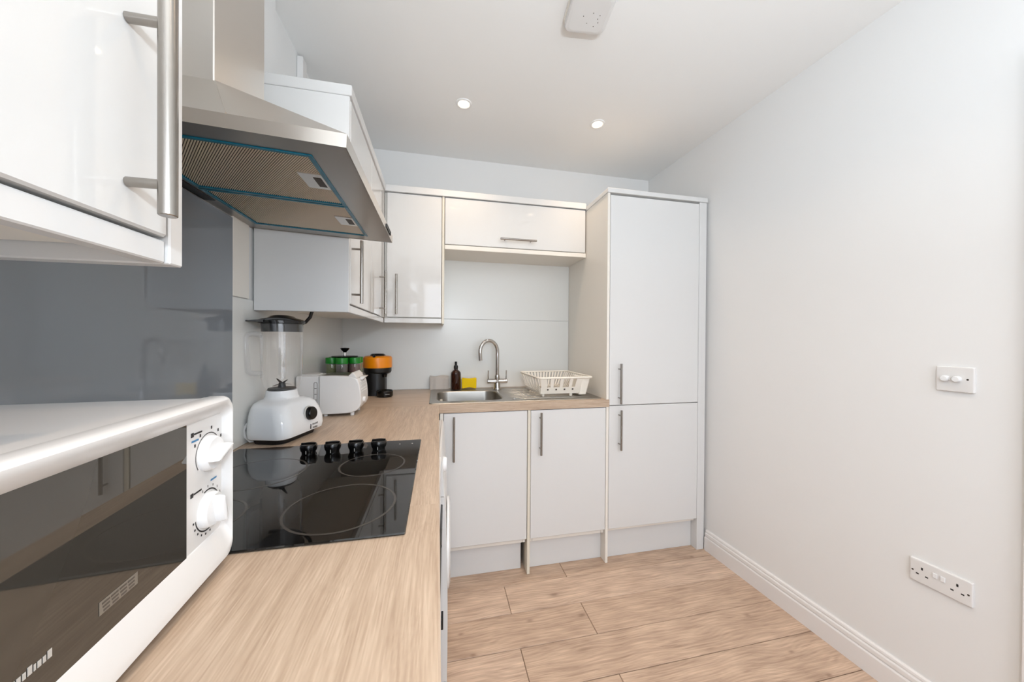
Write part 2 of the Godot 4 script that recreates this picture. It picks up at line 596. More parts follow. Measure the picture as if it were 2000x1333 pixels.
func build_worktops() -> void:
	var s := bx(0.0, 0.594, HW - 0.0405, HW, 0.5772, 3.0, 0.0025)
	tag(obj("worktop", s, M.worktop, null, 30.0, grain_z), "light oak laminate worktop carrying the microwave and hob", "worktop")
	# the return under the sink, with the hole for its bowl
	s = sh()
	var y0 := HW - 0.0405
	s.box(Vector3(0.0, y0, 0.0055), Vector3(0.57, HW, 0.5765), 0.0)
	s.box(Vector3(0.965, y0, 0.0055), Vector3(1.4985, HW, 0.5765), 0.0)
	s.box(Vector3(1.4985, y0, 0.5726), Vector3(1.516, HW, 0.5765), 0.0)
	s.box(Vector3(0.57, y0, 0.0055), Vector3(0.965, HW, 0.11), 0.0)
	s.box(Vector3(0.57, y0, 0.5), Vector3(0.965, HW, 0.5765), 0.0)
	tag(obj("worktop", s, M.worktop, null, 30.0, grain_x), "oak laminate worktop return with the steel sink let into it", "worktop")

func door(parent: Node, a: Vector3, b: Vector3, m: Material) -> MeshInstance3D:
	return obj("door", sh().box(a, b, 0.0022), m, parent)

func build_base_units() -> void:
	var zf := 0.572         # front of doors and panels
	var t := thing("base_cabinet", "white base cabinet beneath the sink bowl", "cabinet", Vector3.ZERO)
	obj("side_panel", bx(0.6, 0.616, 0.16, 0.868, 0.03, 0.552), M.carcass, t)
	obj("side_panel", bx(1.03, 1.046, 0.16, 0.868, 0.03, 0.552), M.carcass, t)
	obj("bottom_panel", bx(0.617, 1.029, 0.16, 0.178, 0.03, 0.552), M.carcass, t)
	var d := door(t, Vector3(0.617, 0.187, zf - 0.018), Vector3(1.0485, 0.866, zf), M.satin)
	handle(d, Vector3(0.667, 0.7425, zf), Vector3.UP, Vector3.BACK)
	obj("plinth", bx(0.6, 1.031, 0.0, 0.158, 0.5, 0.516), M.satin, t)
	obj("filler_strip", bx(0.598, 0.6145, 0.17, 0.868, zf - 0.014, zf - 0.001), M.carcass, t)
	t = thing("end_panel", "cream-edged white panel standing on the floor between the two base cabinets", "panel")
	obj("board", bx(1.0515, 1.0668, 0.0, 0.868, 0.03, zf), M.edge, t)
	t = thing("base_cabinet", "white base cabinet below the dish rack beside the tall cupboard", "cabinet")
	obj("side_panel", bx(1.0675, 1.083, 0.16, 0.868, 0.03, 0.552), M.carcass, t)
	obj("side_panel", bx(1.482, 1.498, 0.16, 0.868, 0.03, 0.552), M.carcass, t)
	obj("bottom_panel", bx(1.084, 1.481, 0.16, 0.178, 0.03, 0.552), M.carcass, t)
	d = door(t, Vector3(1.0685, 0.187, zf - 0.018), Vector3(1.4975, 0.866, zf), M.satin)
	handle(d, Vector3(1.1165, 0.746, zf), Vector3.UP, Vector3.BACK)
	obj("plinth", bx(1.068, 1.499, 0.0, 0.158, 0.503, 0.519), M.satin, t)
	# tall cupboard
	t = thing("tall_cabinet", "tall white fridge cupboard with two doors in the corner by the right wall", "cupboard")
	obj("side_panel", bx(1.4995, 1.5148, 0.0, 2.054, 0.001, zf), M.carcass, t)
	obj("body", bx(1.516, 2.086, 0.165, 2.052, 0.02, 0.55), M.carcass, t)
	d = door(t, Vector3(1.517, 0.187, zf - 0.02), Vector3(2.0868, 0.8725, zf), M.satin)
	handle(d, Vector3(1.5745, 0.7425, zf), Vector3.UP, Vector3.BACK)
	d = door(t, Vector3(1.517, 0.8765, zf - 0.02), Vector3(2.0868, 2.044, zf), M.satin)
	handle(d, Vector3(1.572, 0.9985, zf), Vector3.UP, Vector3.BACK)
	obj("filler_panel", bx(2.0888, 2.138, 0.0, 2.054, 0.51, zf - 0.001), M.satin, t)
	obj("plinth", bx(1.5155, 2.088, 0.0, 0.163, 0.508, 0.524), M.satin, t)
	var s := sh()
	s.box(Vector3(1.496, 2.0545, 0.325), Vector3(2.14, 2.08, zf + 0.006), 0.002)
	s.box(Vector3(1.496, 2.0545, 0.001), Vector3(2.13, 2.08, 0.325), 0.002)
	obj("cornice", s, M.satin, t)
	# the cupboard under the near end of the worktop
	t = thing("base_cabinet", "white base cabinet under the worktop below the microwave", "cabinet")
	obj("body", bx(0.02, 0.56, 0.12, 0.868, 1.73, 2.9), M.carcass, t)
	d = door(t, Vector3(0.562, 0.16, 1.735), Vector3(0.58, 0.866, 2.3), M.satin)
	d = door(t, Vector3(0.562, 0.16, 2.304), Vector3(0.58, 0.866, 2.9), M.satin)
	obj("plinth", bx(0.02, 0.5, 0.0, 0.118, 1.73, 2.9), M.satin, t)

func build_wall_units() -> void:
	var yb := 1.329
	var yt := 2.062
	# next to the hood, along the left wall
	var t := thing("wall_cabinet", "white gloss wall cabinet beyond the cooker hood above the blender", "cabinet")
	obj("body", bx(0.001, 0.272, 1.348, yt, 0.291, 1.032), M.carcass, t)
	obj("end_panel", bx(0.007, 0.291, yb, yt, 1.034, 1.05), M.satin, t)
	obj("pelmet", bx(0.2735, 0.2905, yb, 1.3545, 0.291, 1.033), M.gloss, t)
	var d := door(t, Vector3(0.274, 1.359, 0.66), Vector3(0.292, yt - 0.004, 1.0325), M.gloss)
	handle(d, Vector3(0.292, 1.474, 1.012), Vector3.UP, Vector3.RIGHT)
	d = door(t, Vector3(0.274, 1.359, 0.415), Vector3(0.292, yt - 0.004, 0.656), M.gloss)
	handle(d, Vector3(0.292, 1.476, 0.45), Vector3.UP, Vector3.RIGHT)
	obj("corner_post", bx(0.274, 0.2915, 1.356, yt - 0.002, 0.292, 0.412), M.gloss, t)
	# end wall
	t = thing("wall_cabinet", "white gloss wall cabinet in the corner above the coffee machine", "cabinet")
	obj("body", bx(0.29, 0.604, 1.348, yt, 0.006, 0.272), M.carcass, t)
	obj("pelmet", bx(0.2925, 0.6055, yb, 1.3555, 0.272, 0.2895), M.gloss, t)
	d = door(t, Vector3(0.305, 1.361, 0.273), Vector3(0.6045, yt - 0.004, 0.291), M.gloss)
	handle(d, Vector3(0.36, 1.487, 0.291), Vector3.UP, Vector3.BACK)
	obj("end_panel", bx(0.6068, 0.6205, yb - 0.002, yt, 0.006, 0.291), M.edge, t)
	t = thing("bridging_cabinet", "shallow white gloss wall cabinet with lift-up door above the sink", "cabinet")
	obj("body", bx(0.622, 1.494, 1.778, yt, 0.006, 0.27), M.carcass, t)
	obj("bottom_rail", bx(0.622, 1.4985, 1.76, 1.7858, 0.002, 0.291), M.carcass, t)
	d = door(t, Vector3(0.6235, 1.7895, 0.272), Vector3(1.494, yt - 0.004, 0.2915), M.gloss)
	handle(d, Vector3(1.0545, 1.834, 0.2915), Vector3.RIGHT, Vector3.BACK)
	# the cornice that caps these three
	var s := sh()
	s.box(Vector3(0.001, 2.0625, 0.3), Vector3(0.2985, 2.099, 1.052), 0.002)
	s.box(Vector3(0.001, 2.0625, 0.001), Vector3(1.4955, 2.099, 0.2985), 0.002)
	tag(obj("cornice", s, M.satin), "flat white cornice board capping the wall cabinets round the corner", "cornice")
	# the unit on the near side of the hood
	t = thing("wall_cabinet", "white gloss wall cabinet hanging above the microwave", "cabinet")
	obj("body", bx(0.001, 0.288, 1.335, yt, 1.867, 2.85), M.carcass, t)
	obj("end_panel", bx(0.007, 0.31, 1.3185, yt, 1.8465, 1.8655), M.satin, t)
	obj("pelmet", bx(0.289, 0.3065, 1.319, 1.3425, 1.8665, 2.85), M.satin, t)
	d = door(t, Vector3(0.291, 1.346, 1.8685), Vector3(0.31, yt - 0.004, 2.352), M.gloss)
	handle(d, Vector3(0.31, 1.458, 1.917), Vector3.UP, Vector3.RIGHT, 0.208, 0.0072)
	d = door(t, Vector3(0.291, 1.346, 2.356), Vector3(0.31, yt - 0.004, 2.848), M.gloss)

# ------------------------------------------------------------------ cooker hood: its canopy hangs slightly low at the front
func build_hood() -> void:
	var t := thing("cooker_hood", "stainless steel chimney cooker hood with blue film round its filters", "hood", Vector3(0.0, 1.5925, 1.358))
	t.rotation.z = deg_to_rad(-2.82)
	var D := 0.4325
	var s := sh()
	# canopy: a lip, then four faces rising to the chimney; open below
	var lip := 0.024
	var y1 := 0.19
	var b := [Vector3(0, 0, -0.3), Vector3(D, 0, -0.3), Vector3(D, 0, 0.3), Vector3(0, 0, 0.3)]
	var c := []
	for p in b: c.append(p + Vector3(0, lip, 0))
	var zc := [-0.098, 0.112]
	var e := [Vector3(0, y1, zc[0]), Vector3(0.126, y1, zc[0]), Vector3(0.126, y1, zc[1]), Vector3(0, y1, zc[1])]
	var rings := []
	for r in [b, c, e]: rings.append(PackedVector3Array(r))
	s.loft(rings, false, true)
	obj("canopy", s, M.steel, t, 20.0)
	# underside: a flat frame round the filters
	var fx := [D - 0.395, D - 0.07]
	var fz := [-0.25, 0.2525]
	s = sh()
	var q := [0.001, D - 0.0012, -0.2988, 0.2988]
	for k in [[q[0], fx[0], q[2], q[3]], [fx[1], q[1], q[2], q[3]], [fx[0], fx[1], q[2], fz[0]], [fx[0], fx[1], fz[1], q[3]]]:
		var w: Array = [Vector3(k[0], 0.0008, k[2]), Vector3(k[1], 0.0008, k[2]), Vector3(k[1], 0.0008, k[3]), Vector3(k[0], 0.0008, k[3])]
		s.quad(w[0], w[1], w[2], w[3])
	obj("under_frame", s, M.steel_shaded, t)
	var zd := 0.0056
	for k in [[fz[0], zd - 0.002], [zd + 0.002, fz[1]]]:
		var fl := obj("grease_filter", bx(fx[0] + 0.004, fx[1] - 0.004, 0.004, 0.007, k[0] + 0.004, k[1] - 0.004, 0.0), M.mesh_dark, t)
		fl.set_meta("label", "ribbed metal grease filter")
		s = sh()
		# the ribs run slantwise: clip each line to the filter
		var d := Vector2(0.6, 0.8)
		var nn := Vector2(0.8, -0.6)
		var lo := Vector2(fx[0] + 0.008, k[0] + 0.007)
		var hi := Vector2(fx[1] - 0.008, k[1] - 0.007)
		var cc := (lo + hi) / 2.0
		for i in range(-70, 71):
			var o: Vector2 = cc + nn * (i * 0.0036)
			var t0 := -9.0
			var t1 := 9.0
			for ax in 2:
				var u0: float = (lo[ax] - o[ax]) / d[ax]
				var u1: float = (hi[ax] - o[ax]) / d[ax]
				t0 = maxf(t0, minf(u0, u1)); t1 = minf(t1, maxf(u0, u1))
			if t1 - t0 < 0.004: continue
			var a2 := o + d * t0
			var b2 := o + d * t1
			var side := nn * 0.0012
			var low := [Vector3(a2.x, 0.0012, a2.y), Vector3(b2.x, 0.0012, b2.y)]
			for sg in [-1.0, 1.0]:
				var e0 := Vector3(a2.x + side.x * sg, 0.0035, a2.y + side.y * sg)
				var e1 := Vector3(b2.x + side.x * sg, 0.0035, b2.y + side.y * sg)
				if sg < 0.0: s.quad(low[0], low[1], e1, e0)
				else: s.quad(low[0], e0, e1, low[1])
		obj("rib", s, M.mesh_light, fl).set_meta("kind", "stuff")
		s = sh()
		s.box(Vector3(fx[0], -0.0012, k[0]), Vector3(fx[0] + 0.009, 0.004, k[1]), 0.0008)
		s.box(Vector3(fx[1] - 0.009, -0.0012, k[0]), Vector3(fx[1], 0.004, k[1]), 0.0008)
		s.box(Vector3(fx[0] + 0.009, -0.0012, k[0]), Vector3(fx[1] - 0.009, 0.004, k[0] + 0.008), 0.0008)
		s.box(Vector3(fx[0] + 0.009, -0.0012, k[1] - 0.008), Vector3(fx[1] - 0.009, 0.004, k[1]), 0.0008)
		obj("film_edge", s, M.film, fl).set_meta("label", "blue protective film along the filter edge")
		var mz: float = (k[0] + k[1]) / 2.0 + 0.005
		s = bx(fx[1] - 0.056, fx[1] - 0.0095, -0.0004, 0.004, mz - 0.036, mz + 0.036, 0.001)
		obj("latch", s, M.steel, fl)
		obj("latch_slot", bx(fx[1] - 0.03, fx[1] - 0.014, -0.0012, 0.003, mz - 0.022, mz + 0.022, 0.0005), M.mesh_dark, fl)
	obj("lamp_cover", bx(0.004, 0.03, -0.0012, 0.003, -0.075, 0.2, 0.0005), M.black_matt, t)
	# buttons on the front lip
	for k in 4:
		obj("button", bx(D - 0.001, D + 0.004, 0.006, 0.018, -0.235 + k * 0.023, -0.218 + k * 0.023, 0.001), M.black_matt, t)
	# chimney, upright whatever the canopy does: a slim two-piece box up to the ceiling
	s = bx(0.0005, 0.13, 1.774, H - 0.001, 1.26, 1.47, 0.002)
	var ch := obj("chimney", s, M.steel, t)
	ch.transform = t.transform.affine_inverse()
	# folded seam on the near slope
	s = sh()
	var p0: Vector3 = e[2].lerp(e[3], 0.02)
	var p1: Vector3 = c[2].lerp(c[3], 0.42)
	var n := Vector3(0, 0.16, 0.19).normalized() * 0.0006
	s.tube([p0 + n, p0.lerp(p1, 0.4) + n, p0.lerp(p1, 0.75) + n, p1 + n], 0.0011, 6)
	obj("seam", s, M.steel, t)

# ------------------------------------------------------------------ hob
func build_hob() -> void:
	var t := thing("ceramic_hob", "black ceramic hob with four knobs set in the oak worktop", "hob", Vector3(0.0, HW, 0.0))
	var x0 := 0.02
	var x1 := 0.537
	var z0 := 1.159
	var z1 := 1.703
	obj("glass_plate", bx(x0, x1, 0.0002, 0.0045, z0, z1, 0.0018), M.hob, t)
	for k in [[0.408, 1.583, 0.098], [0.425, 1.362, 0.078], [0.17, 1.37, 0.098], [0.16, 1.585, 0.078]]:
		var s := sh()
		var r: float = k[2]
		s.lathe([Vector2(r - 0.0022, 0), Vector2(r - 0.0022, 0.0004), Vector2(r + 0.0022, 0.0004), Vector2(r + 0.0022, 0), Vector2(r - 0.0022, 0)], Vector3(k[0], 0.0044, k[1]), Basis(), 56)
		obj("cooking_zone_ring", s, M.hob_print, t)
	for k in 4:
		var at := Vector3(0.232 + 0.0625 * k, 0.0045, 1.236)
		var s := sh()
		s.lathe([Vector2(0, 0), Vector2(0.0175, 0), Vector2(0.0175, 0.004), Vector2(0.0205, 0.009), Vector2(0.022, 0.016), Vector2(0.0215, 0.023), Vector2(0.019, 0.0262), Vector2(0, 0.027)], at, Basis(), 28)
		var kn := obj("knob", s, M.black, t)
		obj("grip", sh().box(at + Vector3(-0.019, 0.0262, -0.0035), at + Vector3(0.019, 0.0295, 0.0035), 0.0012), M.black, kn)
		obj("pointer", sh().box(at + Vector3(-0.0006, 0.003, 0.0203), at + Vector3(0.0006, 0.012, 0.0212), 0.0002), M.print_grey, kn)
	for k in 2:
		obj("indicator", sh().lathe([Vector2(0, 0.0044), Vector2(0.0022, 0.0044), Vector2(0.0022, 0.0049), Vector2(0, 0.0049)], Vector3(0.475 + 0.037 * k, 0, 1.2), Basis(), 12), M.print_grey, t)

# ------------------------------------------------------------------ microwave
func arc(s: Shape, c: Vector2, r: float, w: float, a0: float, a1: float, x: float) -> void:      # flat print in the plane x (right = -z, up = y), angles from up, clockwise
	var n := 20
	for i in n:
		var q := []
		for k in [[i, r - w], [i + 1, r - w], [i + 1, r + w], [i, r + w]]:
			var a: float = deg_to_rad(lerpf(a0, a1, float(k[0]) / n))
			q.append(Vector3(x, c.y + cos(a) * k[1], c.x - sin(a) * k[1]))
		s.quad(q[0], q[1], q[2], q[3])

func build_microwave() -> void:
	# local axes: x out of the front, y up, z towards the viewer; the origin is the far front corner at the worktop
	var t := thing("microwave", "white countertop microwave with dark glass door and two round dials", "microwave", Vector3(0.2935, HW, 1.7145), deg_to_rad(3.1))
	var L := 0.455
	var y0 := 0.012
	var y1 := 0.247
	var dp := 0.262
	obj("body", bx(-dp, -0.024, y0, y1 - 0.004, 0.003, L - 0.003, 0.006), M.white_plastic, t)
	for k in [[-dp + 0.03, 0.05], [-dp + 0.03, L - 0.05], [-0.06, 0.05], [-0.06, L - 0.05]]:
		obj("foot", sh().lathe([Vector2(0, 0), Vector2(0.012, 0), Vector2(0.012, y0), Vector2(0, y0)], Vector3(k[0], 0, k[1]), Basis(), 16), M.black_matt, t)
	# moulded front: a frame with rounded outer edge whose inner faces slope back to the glass
	var to := Transform3D(Basis(Vector3(0, 0, 1), Vector3(1, 0, 0), Vector3(0, 1, 0)), Vector3.ZERO)
	var cz := L / 2
	var cy := (y0 + y1) / 2
	var hz := L / 2
	var hy := (y1 - y0) / 2
	var ring := func(i: float, x: float, r: float, up: float, dn: float, fr: float, nr: float) -> PackedVector3Array:
		# i insets all sides; up, dn, fr, nr inset the top, bottom, far and near side
		var out := PackedVector3Array()
		for q in rr2(cz + (fr - nr) / 2.0, cy + (dn - up) / 2.0, hz - i - (fr + nr) / 2.0, hy - i - (up + dn) / 2.0, r): out.append(Vector3(x, q.y, q.x))
		return out
	var s := sh()
	s.loft([ring.call(0.004, -0.03, 0.014, 0, 0, 0, 0), ring.call(0.0, -0.022, 0.018, 0, 0, 0, 0), ring.call(0.0, -0.008, 0.018, 0, 0, 0, 0), ring.call(0.0015, -0.003, 0.018, 0, 0, 0, 0), ring.call(0.005, 0.0, 0.017, 0, 0, 0, 0),
		ring.call(0.006, -0.0005, 0.016, 0.006, 0.01, 0.0, 0.004), ring.call(0.006, -0.011, 0.01, 0.0185, 0.038, 0.0015, 0.02), ring.call(0.006, -0.013, 0.01, 0.0195, 0.0395, 0.002, 0.021)], true, false)
	obj("front_frame", s, M.white_plastic, t, 40.0)
	var gx := -0.0128
	obj("control_panel", bx(-0.02, gx, 0.05, y1 - 0.018, 0.006, 0.0855, 0.0004), M.white_plastic, t)
	obj("door_glass", bx(-0.02, gx + 0.0008, 0.046, y1 - 0.02, 0.0862, L - 0.016, 0.0004), M.micro_glass, t)
	obj("vent_seam", bx(-0.036, -0.033, y1 - 0.006, y1 - 0.0035, 0.004, L - 0.004, 0.0004), M.white_plastic, t)
	# dials: z of their centres, y
	var cz2 := 0.0405
	var dials := [[cz2, 0.173, 70.0], [cz2 + 0.001, 0.096, -12.0]]
	for k in dials:
		var at := Vector3(gx, k[1], k[0])
		var turn := Basis(Vector3(0, 1, 0), Vector3(1, 0, 0), Vector3(0, 0, -1))
		var kn := obj("dial", sh().lathe([Vector2(0, 0), Vector2(0.0238, 0), Vector2(0.0238, 0.003), Vector2(0.0222, 0.0075), Vector2(0.0205, 0.0095), Vector2(0, 0.0105)], at, turn, 36), M.white_gloss, t)
		var a: float = deg_to_rad(k[2])
		var d := Vector3(0, cos(a), -sin(a))
		var w := d.cross(Vector3.RIGHT)
		var g := sh()
		var rs := []
		for q in [[0.008, 1.0], [0.016, 0.95], [0.0205, 0.75], [0.022, 0.35]]:
			var rg := PackedVector3Array()
			for i in 20:
				var b := TAU * i / 20
				rg.append(at + Vector3(q[0], 0, 0) + d * cos(b) * (0.0208 * lerpf(0.8, 1.0, q[1])) + w * sin(b) * 0.0062 * q[1])
			rs.append(rg)
		g.loft(rs)
		obj("grip", g, M.white_gloss, kn)
	var px := gx + 0.0003
	s = sh()
	arc(s, Vector2(cz2, 0.173), 0.0272, 0.0006, -125, 75, px)
	obj("dial_scale", s, M.ink, t)
	s = sh()
	arc(s, Vector2(cz2 + 0.001, 0.096), 0.0268, 0.0009, -18, 62, px)
	obj("dial_scale", s, M.ink, t)
	s = sh()
	arc(s, Vector2(cz2 + 0.001, 0.096), 0.0268, 0.0009, 125, 262, px)
	obj("dial_scale", s, M.ink, t)
	s = sh()
	for k in 8:
		var a := deg_to_rad(135.0 + 18.0 * k)
		var q := Vector3(px + 0.0001, 0.096 + cos(a) * 0.0312, cz2 + 0.001 - sin(a) * 0.0312)
		s.box(q - Vector3(0.0001, 0.0013, 0.0011), q + Vector3(0.0001, 0.0013, 0.0011), 0.0)
	for k in 5:
		var a := deg_to_rad(-22.0 + 22.0 * k)
		var q := Vector3(px + 0.0001, 0.096 + cos(a) * 0.0315, cz2 + 0.001 - sin(a) * 0.0315)
		s.box(q - Vector3(0.0001, 0.0016, 0.0004), q + Vector3(0.0001, 0.0016, 0.0004), 0.0)
	obj("dial_ticks", s, M.ink, t).set_meta("kind", "stuff")
	s = sh()
	for k in [[-58.0, 0.034], [-32.0, 0.0335], [12.0, 0.034], [42.0, 0.0345], [62.0, 0.034]]:
		var a := deg_to_rad(k[0])
		var q := Vector3(px + 0.0001, 0.173 + cos(a) * k[1], cz2 - sin(a) * k[1])
		s.box(q - Vector3(0.0001, 0.002, 0.0013), q + Vector3(0.0001, 0.002, 0.0013), 0.0)
	for q in [Vector3(px, 0.206, 0.0745), Vector3(px, 0.129, 0.0755)]:
		s.box(q - Vector3(0.0001, 0.0028, 0.0028), q + Vector3(0.0001, 0.0028, 0.0028), 0.0)
		s.box(q + Vector3(-0.0001, -0.0008, -0.02), q + Vector3(0.0001, 0.0014, -0.0036), 0.0)
	obj("panel_print", s, M.ink, t).set_meta("kind", "stuff")
	s = sh()
	for q in [Vector3(px, 0.1975, 0.069), Vector3(px, 0.133, 0.028)]:
		s = sh()
		s.box(q - Vector3(0.0001, 0.0012, 0.007), q + Vector3(0.0001, 0.0012, 0.007), 0.0)
		obj("blue_print", s, M.blue_ink, t)
	# sticker and maker's mark on the glass
	var gz := gx + 0.0011
	s = sh()
	s.box(Vector3(gz - 0.0001, 0.079, 0.163), Vector3(gz + 0.0001, 0.0912, 0.206), 0.0)
	obj("glass_sticker", s, mat(Color(0.5, 0.47, 0.43), 0.5), t)
	s = sh()
	for k in 3:
		for i in 4:
			s.box(Vector3(gz + 0.0001, 0.0805 + k * 0.0035, 0.167 + i * 0.0095), Vector3(gz + 0.0003, 0.0822 + k * 0.0035, 0.1735 + i * 0.0095 + 0.0008 * k), 0.0)
	obj("sticker_print", s, mat(Color(0.33, 0.3, 0.27), 0.5), t)
	s = sh()
	var mz := 0.247
	for wd in [0.0032, 0.0022, 0.0026, 0.0014, 0.003, 0.0022, 0.0026, 0.0012, 0.0028, 0.0022, 0.0026, 0.002]:
		s.box(Vector3(gz - 0.0001, 0.0805, mz), Vector3(gz + 0.0002, 0.0855 + (0.0015 if wd > 0.0027 else 0.0), mz + wd), 0.0)
		mz += wd + 0.0012
	obj("maker_mark", s, M.print_grey, t).set_meta("kind", "stuff")

# ------------------------------------------------------------------ sink
func build_sink() -> void:
	var t := thing("kitchen_sink", "stainless steel inset sink with bowl and ridged drainer", "sink", Vector3(0, HW, 0))
	var cx := 1.018
	var cz := 0.3
	var s := sh()
	var bowl := func(i: float, r: float, y: float) -> PackedVector3Array: return rrect(0.765, 0.305, 0.182 - i, 0.172 - i, r, y, 8)
	s.loft([rrect(cx, cz, 0.474, 0.243, 0.02, 0.0002, 8), rrect(cx, cz, 0.4725, 0.2415, 0.02, 0.003, 8), rrect(cx, cz, 0.470, 0.239, 0.02, 0.0042, 8), rrect(cx, cz, 0.463, 0.232, 0.02, 0.0022, 8),
		bowl.call(-0.008, 0.075, 0.0022), bowl.call(0.0, 0.07, 0.0005), bowl.call(0.004, 0.07, -0.006), bowl.call(0.012, 0.065, -0.13), bowl.call(0.022, 0.06, -0.146), bowl.call(0.045, 0.05, -0.15)], false, true)
	obj("basin", s, M.sink, t, 50.0)
	for k in 9:
		var z := 0.13 + k * 0.043
		s = sh()
		var pts := []
		for i in 9: pts.append(Vector3(lerpf(0.985 if k > 1 and k < 8 else 1.02, 1.44, i / 8.0), 0.0016, z))
		s.tube(pts, [0.001, 0.0036, 0.0045, 0.0045, 0.0045, 0.0045, 0.0045, 0.0036, 0.001], 10)
		obj("drainer_ridge", s, M.sink, t)
	obj("waste", sh().lathe([Vector2(0, -0.149), Vector2(0.03, -0.149), Vector2(0.042, -0.1465), Vector2(0.044, -0.1495), Vector2(0, -0.1495)], Vector3(0.765, 0, 0.305), Basis(), 28), M.chrome, t)
	obj("overflow", sh().lathe([Vector2(0, 0), Vector2(0.012, 0), Vector2(0.012, 0.002), Vector2(0, 0.002)], Vector3(1.0, 0.0025, 0.475), Basis(), 20), M.chrome, t)
	# mixer tap
	t = thing("mixer_tap", "chrome swan-neck mixer tap with two lever handles behind the sink", "tap", Vector3(0.967, HW + 0.0025, 0.104))
	obj("base", sh().lathe([Vector2(0, 0), Vector2(0.026, 0), Vector2(0.026, 0.005), Vector2(0.021, 0.012), Vector2(0.0195, 0.045), Vector2(0, 0.046)], Vector3.ZERO, Basis(), 28), M.chrome, t)
	s = sh()
	s.rod(Vector3(-0.067, 0.054, 0), Vector3(0.067, 0.054, 0), 0.0155, 22, 0.003)
	obj("valve_body", s, M.chrome, t)
	for k in [-1.0, 1.0]:
		s = sh()
		s.rod(Vector3(k * 0.059, 0.064, 0), Vector3(k * 0.0595, 0.124, 0.004), 0.0042, 12)
		obj("lever", s, M.chrome, t)
	s = sh()
	s.lathe([Vector2(0, 0.046), Vector2(0.017, 0.046), Vector2(0.017, 0.085), Vector2(0.0145, 0.094), Vector2(0, 0.095)], Vector3.ZERO, Basis(), 24)
	obj("collar", s, M.chrome, t)
	var path := []
	for i in 5: path.append(Vector3(0, 0.08 + 0.0375 * i, 0))
	var out := Vector3(-0.93, 0, 0.36).normalized()
	for i in 21:
		var a := PI * i / 20.0 * 1.04
		path.append(Vector3(0, 0.245, 0) + out * (0.064 * (1.0 - cos(a))) + UP * (0.073 * sin(a)))
	var last: Vector3 = path[-1]
	for i in 3: path.append(last + (UP * -0.015 - out * 0.001) * (i + 1))
	s = sh()
	s.tube(path, 0.0118, 18)
	obj("spout", s, M.chrome, t)

